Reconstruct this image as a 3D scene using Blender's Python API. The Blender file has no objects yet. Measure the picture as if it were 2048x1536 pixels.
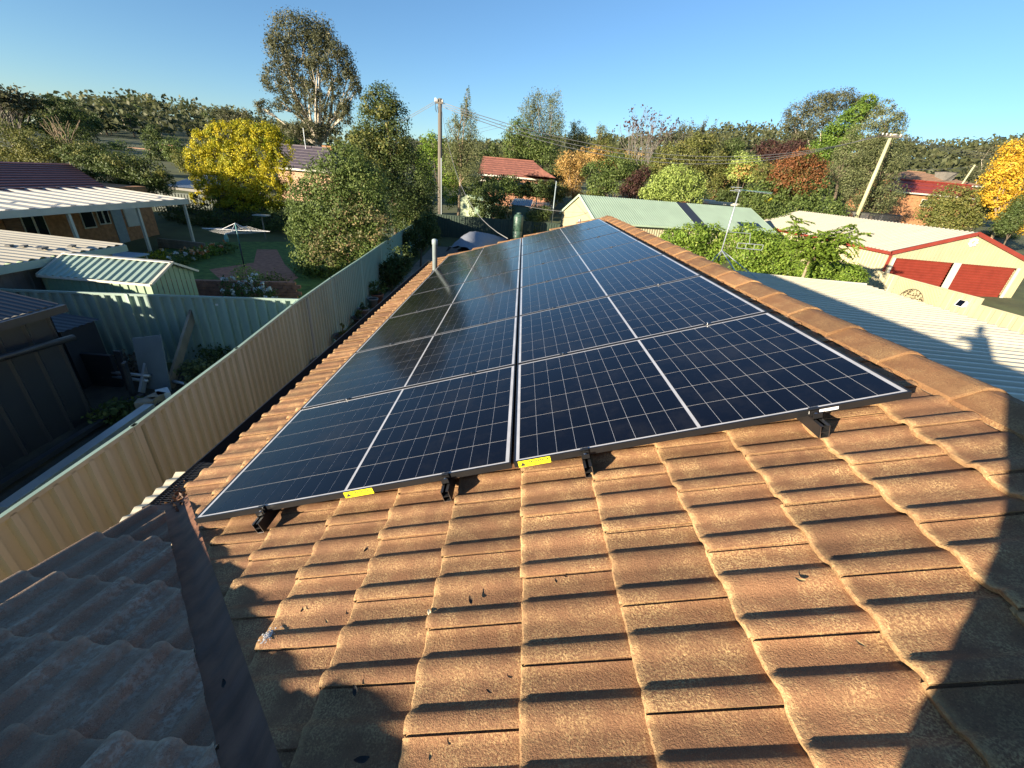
import bpy, bmesh, math, random
import numpy as np
from mathutils import Matrix, Vector, noise as mnoise

random.seed(7); rng = np.random.default_rng(7)
scene = bpy.context.scene
col = scene.collection

# ------------------------------------------------------------------ camera
Z0 = 3.0                       # height of the lower edge of the solar array above the ground
TH = math.radians(18.0)        # roof pitch
FPX = 819.54                   # focal length in pixels of the 2048 x 1536 photograph
CAM = np.array([1.59606, -1.571165, 1.747459 + Z0])
RC = np.array([[0.99660425, 0.02615622, 0.07807571],
               [0.08147483, -0.45038863, -0.88910738],
               [0.01190872, 0.8924494, -0.45099029]])
cd = bpy.data.cameras.new('camera'); cam = bpy.data.objects.new('camera', cd); col.objects.link(cam)
cd.sensor_width = 36.0; cd.lens = FPX / 2048 * 36.0; cd.clip_start = 0.02; cd.clip_end = 6000
mw = Matrix.Identity(4)
for i in range(3):
    mw[i][0] = RC[0][i]; mw[i][1] = -RC[1][i]; mw[i][2] = -RC[2][i]; mw[i][3] = CAM[i]
cam.matrix_world = mw
scene.camera = cam

# ------------------------------------------------------------------ sky, sun, exposure
SUN_EL = math.radians(10.4); SUN_AZ = math.radians(48.2)      # direction the light travels, clockwise from +Y
world = bpy.data.worlds.new('World'); scene.world = world; world.use_nodes = True
nt = world.node_tree; nt.nodes.clear()
sky = nt.nodes.new('ShaderNodeTexSky'); sky.sky_type = 'NISHITA'; sky.sun_disc = False
sky.sun_elevation = SUN_EL; sky.sun_rotation = SUN_AZ + math.pi
sky.altitude = 200; sky.air_density = 1.0; sky.dust_density = 0.05; sky.ozone_density = 4.0
bg = nt.nodes.new('ShaderNodeBackground'); bg.inputs['Strength'].default_value = 0.071
wo = nt.nodes.new('ShaderNodeOutputWorld')
nt.links.new(sky.outputs[0], bg.inputs[0]); nt.links.new(bg.outputs[0], wo.inputs[0])
sd = bpy.data.lights.new('sun', 'SUN'); sd.energy = 5.0; sd.angle = math.radians(0.55); sd.color = (1.0, 0.86, 0.66)
sun = bpy.data.objects.new('sun', sd); col.objects.link(sun)
sdir = Vector((math.sin(SUN_AZ) * math.cos(SUN_EL), math.cos(SUN_AZ) * math.cos(SUN_EL), -math.sin(SUN_EL)))
sun.rotation_euler = sdir.to_track_quat('-Z', 'Y').to_euler(); sun.location = (-30, -30, 20)
scene.view_settings.view_transform = 'Standard'; scene.view_settings.look = 'None'
scene.view_settings.exposure = 1.68; scene.view_settings.gamma = 1.0
scene.cycles.max_bounces = 6; scene.cycles.diffuse_bounces = 3; scene.cycles.glossy_bounces = 3
scene.cycles.transparent_max_bounces = 8; scene.cycles.caustics_reflective = False; scene.cycles.caustics_refractive = False
scene.cycles.use_denoising = True

# ------------------------------------------------------------------ pixel -> place helpers
def ray(px, py):
    return RC.T @ np.array([(px - 1024) / FPX, (py - 768) / FPX, 1.0])
def onz(px, py, z):            # where the line of sight through a pixel meets the height z
    d = ray(px, py); t = (z - CAM[2]) / d[2]; return CAM + t * d
def aty(px, py, y):            # ... meets the upright plane y
    d = ray(px, py); t = (y - CAM[1]) / d[1]; return CAM + t * d
def atx(px, py, x):
    d = ray(px, py); t = (x - CAM[0]) / d[0]; return CAM + t * d
def scale_at(P):               # metres per pixel at a place
    return float((RC @ (np.asarray(P) - CAM))[2]) / FPX

# ------------------------------------------------------------------ object helpers
def tag(o, label=None, cat=None, group=None, kind=None):
    if label: o['label'] = label
    if cat: o['category'] = cat
    if group: o['group'] = group
    if kind: o['kind'] = kind
    return o
def empty(name, loc=(0, 0, 0), rot=(0, 0, 0)):
    o = bpy.data.objects.new(name, None); col.objects.link(o); o.location = loc; o.rotation_euler = rot
    o.empty_display_size = 0.1; return o
def link(name, mesh, mats=None, parent=None, smooth=False):
    o = bpy.data.objects.new(name, mesh); col.objects.link(o)
    if mats is not None and not mesh.materials:
        for m in (mats if isinstance(mats, (list, tuple)) else [mats]): mesh.materials.append(m)
    if smooth: mesh.polygons.foreach_set('use_smooth', [True] * len(mesh.polygons))
    if parent is not None:
        o.parent = parent
        if parent.get('_w') is not None: pass
    return o
def wparent(o, parent):        # parent while keeping world coordinates baked in the mesh
    o.parent = parent; o.matrix_parent_inverse = MW(parent).inverted(); return o
def MW(o):
    m = o.matrix_basis.copy()
    if o.parent: m = MW(o.parent) @ o.matrix_parent_inverse @ m
    return m
class MB:
    def __init__(s): s.v = []; s.f = []; s.m = []
    def quad(s, a, b, c, d, mi=0):
        n = len(s.v); s.v += [tuple(map(float, p)) for p in (a, b, c, d)]; s.f.append((n, n+1, n+2, n+3)); s.m.append(mi)
    def tri(s, a, b, c, mi=0):
        n = len(s.v); s.v += [tuple(map(float, p)) for p in (a, b, c)]; s.f.append((n, n+1, n+2)); s.m.append(mi)
    def poly(s, pts, mi=0):
        n = len(s.v); s.v += [tuple(map(float, p)) for p in pts]; s.f.append(tuple(range(n, n+len(pts)))); s.m.append(mi)
    def box(s, lo, hi, mi=0, rz=0, c=None):
        (x0, y0, z0), (x1, y1, z1) = lo, hi
        P = [(x0,y0,z0),(x1,y0,z0),(x1,y1,z0),(x0,y1,z0),(x0,y0,z1),(x1,y0,z1),(x1,y1,z1),(x0,y1,z1)]
        if rz:
            c = c or ((x0+x1)/2, (y0+y1)/2); ca, sa = math.cos(rz), math.sin(rz)
            P = [(c[0]+(x-c[0])*ca-(y-c[1])*sa, c[1]+(x-c[0])*sa+(y-c[1])*ca, z) for x, y, z in P]
        s.hexa(P, mi)
    def hexa(s, P, mi=0):
        n = len(s.v); s.v += [tuple(map(float, p)) for p in P]
        for q in ((0,3,2,1),(4,5,6,7),(0,1,5,4),(1,2,6,5),(2,3,7,6),(3,0,4,7)):
            s.f.append(tuple(n+i for i in q)); s.m.append(mi)
    def bar(s, a, b, w, h=None, up=(0, 0, 1), mi=0):       # rectangular bar from a to b
        a = Vector(a); b = Vector(b); h = h or w; d = (b-a).normalized(); up = Vector(up)
        sd = d.cross(up)
        if sd.length < 1e-4: sd = d.cross(Vector((1, 0, 0)))
        sd.normalize(); u2 = sd.cross(d)
        P = [p + sd*(sx*w/2) + u2*(sz*h/2) for p in (a, b) for sx, sz in ((-1,-1),(1,-1),(1,1),(-1,1))]
        n = len(s.v); s.v += [tuple(p) for p in P]
        for q in ((3,2,1,0),(4,5,6,7),(0,1,5,4),(1,2,6,5),(2,3,7,6),(3,0,4,7)): s.f.append(tuple(n+i for i in q)); s.m.append(mi)
    def tube(s, pts, rad, seg=8, mi=0, cap=True):
        pts = [Vector(p) for p in pts]; n0 = len(s.v)
        rad = rad if isinstance(rad, (list, tuple)) else [rad]*len(pts)
        ref = Vector((0.13, 0.31, 0.94))
        for i, p in enumerate(pts):
            d = (pts[min(i+1, len(pts)-1)] - pts[max(i-1, 0)]).normalized()
            a = d.cross(ref)
            if a.length < 1e-3: a = d.cross(Vector((1, 0, 0)))
            a.normalize(); b = d.cross(a)
            for k in range(seg):
                t = 2*math.pi*k/seg; s.v.append(tuple(p + (a*math.cos(t) + b*math.sin(t))*rad[i]))
        for i in range(len(pts)-1):
            for k in range(seg):
                k2 = (k+1) % seg; a = n0+i*seg
                s.f.append((a+k, a+k2, a+seg+k2, a+seg+k)); s.m.append(mi)
        if cap:
            s.f.append(tuple(n0+k for k in reversed(range(seg)))); s.m.append(mi)
            e = n0+(len(pts)-1)*seg; s.f.append(tuple(e+k for k in range(seg))); s.m.append(mi)
    def lathe(s, c, prof, seg=16, mi=0):                   # profile [(r, z)] about a vertical axis at c
        n0 = len(s.v)
        for r, z in prof:
            for k in range(seg):
                t = 2*math.pi*k/seg; s.v.append((c[0]+r*math.cos(t), c[1]+r*math.sin(t), c[2]+z))
        for i in range(len(prof)-1):
            for k in range(seg):
                k2 = (k+1) % seg; a = n0+i*seg
                s.f.append((a+k, a+k2, a+seg+k2, a+seg+k)); s.m.append(mi)
        s.f.append(tuple(n0+k for k in reversed(range(seg)))); s.m.append(mi)
        e = n0+(len(prof)-1)*seg; s.f.append(tuple(e+k for k in range(seg))); s.m.append(mi)
    def mesh(s, name):
        me = bpy.data.meshes.new(name); me.from_pydata(s.v, [], s.f); me.update(); return me
    def build(s, name, mats, parent=None, smooth=False):
        me = s.mesh(name); mats = mats if isinstance(mats, (list, tuple)) else [mats]
        for m in mats: me.materials.append(m)
        if len(mats) > 1: me.polygons.foreach_set('material_index', s.m)
        o = bpy.data.objects.new(name, me); col.objects.link(o)
        if smooth: me.polygons.foreach_set('use_smooth', [True]*len(me.polygons))
        if parent is not None: wparent(o, parent)
        return o

# ------------------------------------------------------------------ materials
MAT = {}
def material(name, base, rough=0.6, var=0.15, scale=6.0, bump=0.0, bscale=None, metal=0.0, spec=None, stretch=None, second=None, mixamt=0.5, objvar=0.0, detail=6.0, sheen=0):
    m = bpy.data.materials.new(name); m.use_nodes = True; t = m.node_tree; N = t.nodes; Lk = t.links.new
    p = N['Principled BSDF']; p.inputs['Roughness'].default_value = rough; p.inputs['Metallic'].default_value = metal
    if spec is not None: p.inputs['Specular IOR Level'].default_value = spec
    tc = N.new('ShaderNodeTexCoord'); src = tc.outputs['Object']
    if stretch:
        mp = N.new('ShaderNodeMapping'); mp.inputs['Scale'].default_value = stretch; Lk(src, mp.inputs[0]); src = mp.outputs[0]
    n = N.new('ShaderNodeTexNoise'); n.inputs['Scale'].default_value = scale; n.inputs['Detail'].default_value = detail; Lk(src, n.inputs['Vector'])
    r = N.new('ShaderNodeValToRGB'); b = base
    e = r.color_ramp.elements; e[0].position = 0.32; e[1].position = 0.68
    e[0].color = (*[c*(1-var) for c in b], 1); e[1].color = (*[min(1, c*(1+var)) for c in b], 1)
    Lk(n.outputs['Fac'], r.inputs[0]); out = r.outputs[0]
    if second:
        n2 = N.new('ShaderNodeTexNoise'); n2.inputs['Scale'].default_value = scale*0.37; n2.inputs['Detail'].default_value = 8; n2.inputs['Roughness'].default_value = 0.7; Lk(src, n2.inputs['Vector'])
        r2 = N.new('ShaderNodeValToRGB'); r2.color_ramp.elements[0].position = 0.5; r2.color_ramp.elements[1].position = 0.5 + 0.22
        Lk(n2.outputs['Fac'], r2.inputs[0])
        ml = N.new('ShaderNodeMath'); ml.operation = 'MULTIPLY'; ml.inputs[1].default_value = mixamt; Lk(r2.outputs[0], ml.inputs[0])
        mx = N.new('ShaderNodeMix'); mx.data_type = 'RGBA'; Lk(ml.outputs[0], mx.inputs['Factor']); Lk(out, mx.inputs['A']); mx.inputs['B'].default_value = (*second, 1)
        out = mx.outputs['Result']
    if objvar:
        oi = N.new('ShaderNodeObjectInfo'); mr = N.new('ShaderNodeMapRange'); mr.inputs['To Min'].default_value = 1-objvar; mr.inputs['To Max'].default_value = 1+objvar
        Lk(oi.outputs['Random'], mr.inputs['Value'])
        vm = N.new('ShaderNodeVectorMath'); vm.operation = 'SCALE'; Lk(out, vm.inputs[0]); Lk(mr.outputs[0], vm.inputs['Scale']); out = vm.outputs[0]
    Lk(out, p.inputs['Base Color'])
    if bump:
        nb = N.new('ShaderNodeTexNoise'); nb.inputs['Scale'].default_value = bscale or scale*8; nb.inputs['Detail'].default_value = 4; Lk(src, nb.inputs['Vector'])
        bp = N.new('ShaderNodeBump'); bp.inputs['Strength'].default_value = bump; bp.inputs['Distance'].default_value = 0.02; Lk(nb.outputs['Fac'], bp.inputs['Height']); Lk(bp.outputs[0], p.inputs['Normal'])
    MAT[name] = m; return m

def tile_material(name, dark, mid, pale, lich=0.35, crust=None):
    m = bpy.data.materials.new(name); m.use_nodes = True; t = m.node_tree; N = t.nodes; Lk = t.links.new
    p = N['Principled BSDF']; p.inputs['Roughness'].default_value = 0.78; p.inputs['Specular IOR Level'].default_value = 0.35
    tc = N.new('ShaderNodeTexCoord'); oi = N.new('ShaderNodeObjectInfo')
    rm = N.new('ShaderNodeVectorMath'); rm.operation = 'SCALE'; rm.inputs['Scale'].default_value = 37.0
    cx = N.new('ShaderNodeCombineXYZ')
    for i in range(3): Lk(oi.outputs['Random'], cx.inputs[i])
    Lk(cx.outputs[0], rm.inputs[0])
    ad = N.new('ShaderNodeVectorMath'); ad.operation = 'ADD'; Lk(tc.outputs['Object'], ad.inputs[0]); Lk(rm.outputs[0], ad.inputs[1])
    def noise(sc, det, rg=0.5):
        n = N.new('ShaderNodeTexNoise'); n.inputs['Scale'].default_value = sc; n.inputs['Detail'].default_value = det; n.inputs['Roughness'].default_value = rg; Lk(ad.outputs[0], n.inputs['Vector']); return n.outputs['Fac']
    def ramp(src, a, b, c0, c1):
        r = N.new('ShaderNodeValToRGB'); e = r.color_ramp.elements; e[0].position = a; e[1].position = b; e[0].color = (*c0, 1); e[1].color = (*c1, 1); Lk(src, r.inputs[0]); return r.outputs[0]
    def mixc(f, a, b):
        x = N.new('ShaderNodeMix'); x.data_type = 'RGBA'; Lk(f, x.inputs['Factor']); Lk(a, x.inputs['A'])
        if isinstance(b, tuple): x.inputs['B'].default_value = (*b, 1)
        else: Lk(b, x.inputs['B'])
        return x.outputs['Result']
    def mul(a, b):
        x = N.new('ShaderNodeMath'); x.operation = 'MULTIPLY'; Lk(a, x.inputs[0])
        if isinstance(b, float): x.inputs[1].default_value = b
        else: Lk(b, x.inputs[1])
        return x.outputs[0]
    base = ramp(noise(5, 6, 0.6), 0.3, 0.7, dark, mid)
    GR = 0.85 if not crust else 0.25
    patch = ramp(noise(7, 8, 0.72), 0.43, 0.66, (0, 0, 0), (1, 1, 1))
    grain = ramp(noise(170, 3, 0.6), 0.44, 0.60, (0, 0, 0), (1, 1, 1))
    c = mixc(mul(mul(patch, grain), GR), base, pale)
    c = mixc(mul(ramp(noise(300, 2, 0.5), 0.62, 0.68, (0, 0, 0), (1, 1, 1)), 0.3), c, tuple(x*1.2 for x in pale))
    if crust:                  # grey lichen crust, heavy on some tiles and absent on others
        sel = ramp(oi.outputs['Random'], 0.35, 0.7, (0.05, 0.05, 0.05), (1, 1, 1))
        c = mixc(mul(mul(ramp(noise(48, 5, 0.7), 0.46, 0.56, (0, 0, 0), (1, 1, 1)), ramp(noise(6, 4, 0.6), 0.42, 0.68, (0, 0, 0), (1, 1, 1))), mul(sel, 0.7)), c, crust)
    c = mixc(mul(ramp(noise(240, 2, 0.5), 0.62, 0.70, (0, 0, 0), (1, 1, 1)), 0.6), c, tuple(x*0.35 for x in dark))
    c = mixc(mul(ramp(noise(22, 8, 0.75), 0.56, 0.66, (0, 0, 0), (1, 1, 1)), lich), c, tuple(x*0.45 for x in dark))
    at = N.new('ShaderNodeAttribute'); at.attribute_name = 'edge'
    en = ramp(noise(60, 4, 0.7), 0.35, 0.6, (0.25, 0.25, 0.25), (1, 1, 1))
    c = mixc(mul(mul(at.outputs['Fac'], en), 0.45), c, tuple(min(1, x*1.15) for x in pale))
    hs = N.new('ShaderNodeHueSaturation'); mr = N.new('ShaderNodeMapRange'); mr.inputs['To Min'].default_value = 0.76; mr.inputs['To Max'].default_value = 1.20
    Lk(oi.outputs['Random'], mr.inputs['Value']); Lk(mr.outputs[0], hs.inputs['Value']); Lk(c, hs.inputs['Color'])
    Lk(hs.outputs[0], p.inputs['Base Color'])
    bp = N.new('ShaderNodeBump'); bp.inputs['Strength'].default_value = 0.8; bp.inputs['Distance'].default_value = 0.005
    sm = N.new('ShaderNodeMath'); sm.operation = 'ADD'; Lk(noise(150, 4, 0.65), sm.inputs[0]); Lk(mul(noise(420, 2, 0.6), 0.5), sm.inputs[1]); Lk(sm.outputs[0], bp.inputs['Height']); Lk(bp.outputs[0], p.inputs['Normal'])
    return m
TILE = tile_material('roof_tile_concrete', (0.160, 0.079, 0.041), (0.265, 0.131, 0.063), (0.55, 0.37, 0.17), 0.22)
WTILE = tile_material('roof_tile_weathered', (0.20, 0.13, 0.088), (0.31, 0.20, 0.13), (0.48, 0.40, 0.28), 0.2, (0.42, 0.375, 0.295))
CAPM = tile_material('ridge_cap_concrete', (0.17, 0.080, 0.036), (0.25, 0.120, 0.052), (0.42, 0.27, 0.12), 0.1)
material('black_frame', (0.012, 0.012, 0.013), 0.35, 0.1, 20, metal=0.0)
material('black_rail', (0.015, 0.015, 0.016), 0.4, 0.1, 20)
material('steel_bolt', (0.55, 0.55, 0.56), 0.3, 0.1, 30, metal=1.0)
def glassy(name, c, rough):
    m = material(name, c, rough, 0.12, 9.0, spec=0.3)
    N = m.node_tree.nodes; Lk = m.node_tree.links.new; p = N['Principled BSDF']      # thin uneven dust film
    ge = N.new('ShaderNodeNewGeometry'); n = N.new('ShaderNodeTexNoise'); n.inputs['Scale'].default_value = 2.3; n.inputs['Detail'].default_value = 9; n.inputs['Roughness'].default_value = 0.75; Lk(ge.outputs['Position'], n.inputs['Vector'])
    r = N.new('ShaderNodeMapRange'); r.inputs['From Min'].default_value = 0.48; r.inputs['From Max'].default_value = 0.75; r.inputs['To Max'].default_value = 0.035; Lk(n.outputs['Fac'], r.inputs['Value'])
    src = p.inputs['Base Color'].links[0].from_socket; mx = N.new('ShaderNodeMix'); mx.data_type = 'RGBA'; Lk(r.outputs[0], mx.inputs['Factor']); Lk(src, mx.inputs['A']); mx.inputs['B'].default_value = (0.32, 0.29, 0.25, 1); Lk(mx.outputs['Result'], p.inputs['Base Color'])
    r2 = N.new('ShaderNodeMapRange'); r2.inputs['From Min'].default_value = 0.4; r2.inputs['From Max'].default_value = 0.7; r2.inputs['To Min'].default_value = rough*0.8; r2.inputs['To Max'].default_value = rough*1.5; Lk(n.outputs['Fac'], r2.inputs['Value']); Lk(r2.outputs[0], p.inputs['Roughness'])
    return m
glassy('cell_blue', (0.0030, 0.0036, 0.008), 0.13)
glassy('backing_white', (0.40, 0.41, 0.44), 0.13)
material('yellow_label', (0.85, 0.72, 0.02), 0.4, 0.05, 40)
material('black_ink', (0.03, 0.03, 0.03), 0.6, 0.0, 10)
material('white_label', (0.75, 0.75, 0.75), 0.4, 0.05, 40)
material('rusty_iron', (0.21, 0.10, 0.058), 0.62, 0.35, 3.0, bump=0.15, bscale=40, stretch=(6, 1, 6), second=(0.12, 0.085, 0.075), mixamt=0.7)
material('mortar', (0.34, 0.25, 0.17), 0.9, 0.25, 30, bump=0.5, bscale=120)
material('roof_underlay', (0.03, 0.025, 0.022), 0.9, 0.2, 5)
material('gutter_dark', (0.022, 0.023, 0.025), 0.45, 0.2, 6)
material('house_brick', (0.30, 0.15, 0.09), 0.85, 0.25, 8, bump=0.3, bscale=30)
material('pvc_grey', (0.24, 0.29, 0.30), 0.45, 0.08, 8)

# ================================================================== the house we stand on
house = tag(empty('house', (4.0, 4.0, 0)), 'house under the camera with brown concrete tile roof carrying the solar array', 'house')
ct, st = math.cos(TH), math.sin(TH); tt = math.tan(TH)
U = np.array([ct, 0, st]); NV = np.array([-st, 0, ct])
ROOF_OFF = -0.14
def roofM(off):                # frame of the main slope: x up the slope, y along the ridge, z out of the roof
    m = Matrix.Identity(4)
    o = np.array([0, 0, Z0]) + NV*off
    for i in range(3):
        m[i][0] = U[i]; m[i][1] = (0, 1, 0)[i]; m[i][2] = NV[i]; m[i][3] = o[i]
    return m
ZA = Z0 + ROOF_OFF/ct          # main slope height at x = 0
VAL = -0.085                   # plan line of the valley: x + y = VAL
ZB = ZA + VAL*tt               # wing slope height at y = 0
def wingM():                   # frame of the wing slope: x up the slope (towards -y), y along +x, z out
    m = Matrix.Identity(4); X = (0, -ct, st); Y = (1, 0, 0); Zn = (0, st, ct)
    for i in range(3): m[i][0] = X[i]; m[i][1] = Y[i]; m[i][2] = Zn[i]; m[i][3] = (0, 0, ZB)[i]
    return m
G = 0.33; TW = 0.30; RIB = 0.0175
def rib(d):                    # flat topped roll with smooth flanks
    w0, w1 = (0.058, 0.008) if d < 0 else (0.042, 0.010)      # long near flank, steeper far flank
    a = abs(d)
    if a >= w0: return 0.0
    if a <= w1: return RIB
    t = (w0-a)/(w0-w1); return RIB*t*t*(3-2*t)
def tile_mesh(name, seed, hires=True, amp=1.0):
    r = random.Random(seed)
    ts = sorted(set([0.0, 0.2955, 0.297, 0.312] + [round(i*0.3/(30 if hires else 14), 5) for i in range((30 if hires else 14))]))
    ss = [0.0, 0.006, 0.03, 0.36] if hires else [0.0, 0.36]
    V = []; F = []; E = []
    ph = r.random()*9
    jag = [0.0010*math.sin(ph+t*31)+r.uniform(-0.0013, 0.0013) for t in ts]
    chip = r.uniform(0, 0.3)
    for i, s in enumerate(ss):
        for j, t in enumerate(ts):
            h = amp*(rib(t-0.030)+rib(t-0.180)+rib(t-0.330))
            z = h + 0.024*(1-s/G) + 0.010*(1-t/0.3)
            if t > 0.296: z -= 0.009
            if i == 0 and hires: z -= 0.004
            js = jag[j]*(1 if i < 2 else 0.3 if i == 2 else 0)
            if hires and abs(t-chip) < 0.018 and i < 2: js += 0.004
            V.append((s+js, t, z)); E.append(1.0 if i < 2 else (0.08 if i == 2 and hires else 0.0))
    nt_ = len(ts)
    for i in range(len(ss)-1):
        for j in range(nt_-1):
            a = i*nt_+j; F.append((a, a+nt_, a+nt_+1, a+1))
    nb = len(V)                # butt face
    for j, t in enumerate(ts):
        x, y, z = V[j]; V.append((x+0.002, y, z-0.017)); E.append(0.85)
    for j in range(nt_-1): F.append((j, j+1, nb+j+1, nb+j))
    n2 = len(V)                # side lip on the overlapping edge
    for i, s in enumerate(ss):
        x, y, z = V[i*nt_]; V.append((x, y+0.001, z-0.006)); E.append(1.0)
    for i in range(len(ss)-1): F.append((i*nt_, n2+i, n2+i+1, (i+1)*nt_))
    me = bpy.data.meshes.new(name); me.from_pydata(V, [], F); me.update()
    at = me.attributes.new('edge', 'FLOAT', 'POINT'); at.data.foreach_set('value', E)
    me.polygons.foreach_set('use_smooth', [True]*len(me.polygons))
    bm = bmesh.new(); bm.from_mesh(me)
    for e in bm.edges:
        if len(e.link_faces) == 2 and e.calc_face_angle(0) > 0.6: e.smooth = False
    bm.normal_update(); bm.to_mesh(me); bm.free()
    return me
tile_hi = [tile_mesh('roof_tile', k) for k in range(8)]
tile_lo = tile_mesh('roof_tile_far', 3, False)
for m in tile_hi: m.materials.append(TILE)
tile_w = [tile_mesh('wing_tile', 20+k, True, 1.6) for k in range(8)]
for m in tile_w: m.materials.append(WTILE)

def plane_part(name, M, quad, mat, parent):
    mb = MB(); mb.poly([M @ Vector(p) for p in quad]); return mb.build(name, mat, parent)
MR = roofM(ROOF_OFF); MWG = wingM()
UR = 3.825                      # ridge line, distance up the slope
YE = 9.32                      # far verge
main_roof = plane_part('main_roof', MR, [(-0.24, 0.36, -0.012), (-0.5, 0.42, -0.012), (-0.5, YE, -0.012), (UR, YE, -0.012), (UR, -3.3, -0.012), (3.6, -3.3, -0.012)], MAT['roof_underlay'], house)
main_roof['label'] = 'sunlit brown tiled slope under the solar panels'
def cut_copy(me, M, normal_sign, const):   # tile cut along the valley: keep x + y > const (sign +1) or < const
    bm = bmesh.new(); bm.from_mesh(me); bm.transform(M)
    no = Vector((1, 1, 0)).normalized()*normal_sign
    bmesh.ops.bisect_plane(bm, geom=bm.verts[:]+bm.edges[:]+bm.faces[:], plane_co=Vector((const/2, const/2, 3)), plane_no=-no, clear_outer=True)
    if not bm.faces: bm.free(); return None
    bm.transform(M.inverted()); out = me.copy(); bm.to_mesh(out); bm.free(); return out
stuff_tiles = MB(); sedge = []
def add_lo(M, mbuf):
    n = len(mbuf.v); mbuf.v += [tuple(M @ v.co) for v in tile_lo.vertices]; mbuf.f += [tuple(n+i for i in p.vertices) for p in tile_lo.polygons]; mbuf.m += [0]*len(tile_lo.polygons)
ntile = 0; top_cut = {}
for k in range(-7, 7):
    if k == 6: continue
    u0 = 1.755 + k*G + 0.002
    odd = (k % 2 == 0)
    for j in range(-9, 36):
        v0 = (-0.553 if odd else -0.703) + 0.3*j
        if v0 < -3.2 or v0 > 9.05: continue
        jit = Matrix.Translation((u0+random.uniform(-.005, .005), v0+random.uniform(-.0015, .0015), random.uniform(-.001, .0035))) @ Matrix.Rotation(random.uniform(-.006, .006), 4, 'Z')
        M = MR @ jit
        c = M @ Vector((0.17, 0.15, 0)); lo = M @ Vector((0, 0, 0)); hi = M @ Vector((0.36, 0.3, 0))
        lim = 0.01
        if hi.x + hi.y < lim: continue
        cutting = lo.x + lo.y < lim
        vis = (v0 > -1.45 and v0 < 0.25) or (v0 <= 9.1 and v0 >= 0.25 and (k <= -6 or k >= 5)) or v0 > 7.9 or cutting
        if v0 < -1.45: vis = False
        if not vis: add_lo(M, stuff_tiles); continue
        me = tile_hi[(k*5+j*3+random.randint(0, 7)) % 8]
        if k == 5:
            if me.name not in top_cut:
                bm = bmesh.new(); bm.from_mesh(me); bmesh.ops.bisect_plane(bm, geom=bm.verts[:]+bm.edges[:]+bm.faces[:], plane_co=(3.665-u0, 0, 0), plane_no=(1, 0, 0), clear_outer=True); m2 = me.copy(); bm.to_mesh(m2); bm.free(); top_cut[me.name] = m2
            me = top_cut[me.name]
        if cutting:
            me = cut_copy(me, M, 1, lim)
            if me is None: continue
        o = bpy.data.objects.new('roof_tile', me); col.objects.link(o); o.parent = main_roof
        o.matrix_parent_inverse = MW(main_roof).inverted(); o.matrix_basis = M; ntile += 1
so = stuff_tiles.build('roof_tiles_under_panels', TILE, main_roof, True); so['kind'] = 'stuff'
# wing slope
YW = -2.35
wing_roof = plane_part('wing_roof', MWG, [(0.0, -0.52, -0.012), (2.45, -0.52, -0.012), (2.45, 2.06, -0.012), (0.2, -0.09, -0.012)], MAT['roof_underlay'], house)
wing_roof['label'] = 'shaded grey brown tiled slope beyond the valley'
stuff_w = MB()
for k in range(-1, 8):
    x0 = 0.055 + k*G if False else (0.385/ct) + (k-1)*G*1.0/ct*ct
    x0 = (0.395 + (k-1)*G)/1.0
    for j in range(-1, 12):
        y0 = -0.530 + 0.3*j + (0.15 if k % 2 else 0.0)
        if y0 < -0.53: y0 += 0
        M = MWG @ Matrix.Translation((x0+random.uniform(-.005, .005), y0, random.uniform(-.001, .0025))) @ Matrix.Rotation(random.uniform(-.006, .006), 4, 'Z')
        lo = M @ Vector((0, 0, 0)); hi = M @ Vector((0.36, 0.3, 0)); c = M @ Vector((0.17, 0.15, 0))
        lim = -0.17
        pts = [M @ Vector(q) for q in ((0, 0, 0), (0.36, 0, 0), (0, 0.3, 0), (0.36, 0.3, 0))]
        s = [q.x+q.y for q in pts]
        if min(s) > lim or x0 > 2.35: continue
        if pts[3].x < -0.5: continue
        me = tile_w[(k*3+j*5+random.randint(0, 7)) % 8]
        part_cut = max(s) > lim
        left_cut = pts[0].x < -0.56
        if k > 4 and not part_cut:
            n = len(stuff_w.v); add_lo(M, stuff_w); continue
        if part_cut:
            me = cut_copy(me, M, -1, lim)
            if me is None: continue
        if left_cut:
            bm = bmesh.new(); bm.from_mesh(me); bm.transform(M)
            bmesh.ops.bisect_plane(bm, geom=bm.verts[:]+bm.edges[:]+bm.faces[:], plane_co=(-0.545, 0, 0), plane_no=(-1, 0, 0), clear_outer=True)
            if not bm.faces: bm.free(); continue
            bm.transform(M.inverted()); me = me.copy(); bm.to_mesh(me); bm.free()
        o = bpy.data.objects.new('roof_tile', me); col.objects.link(o); o.parent = wing_roof
        o.matrix_parent_inverse = MW(wing_roof).inverted(); o.matrix_basis = M; ntile += 1
so = stuff_w.build('roof_tiles_behind', WTILE, wing_roof, True); so['kind'] = 'stuff'
print('tiles', ntile)
# wing far slope and walls, gable
zwr = ZB - YW*tt
mb = MB(); mb.quad((-0.5, YW, zwr), (2.3, YW, zwr), (2.3, YW-2.6, zwr-2.6*tt), (-0.5, YW-2.6, zwr-2.6*tt)); mb.build('wing_back_slope', WTILE, house)
mb = MB(); mb.poly([(-0.42, 0.1, 0.0), (-0.42, 0.1, ZB-0.1*tt-0.05), (-0.42, YW, zwr-0.05), (-0.42, YW-2.4, zwr-2.4*tt-0.05), (-0.42, YW-2.4, 0)])
mb.build('gable_wall', MAT['house_brick'], house)
mb = MB()
for i in range(7):             # wing ridge caps, behind the camera: they cast the shadow over the valley
    x = -0.5 + i*0.4; mb.tube([(x, YW, zwr+0.0), (x+0.43, YW, zwr+0.012)], 0.1, 10)
mb.build('wing_ridge', WTILE, house, True)
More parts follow.
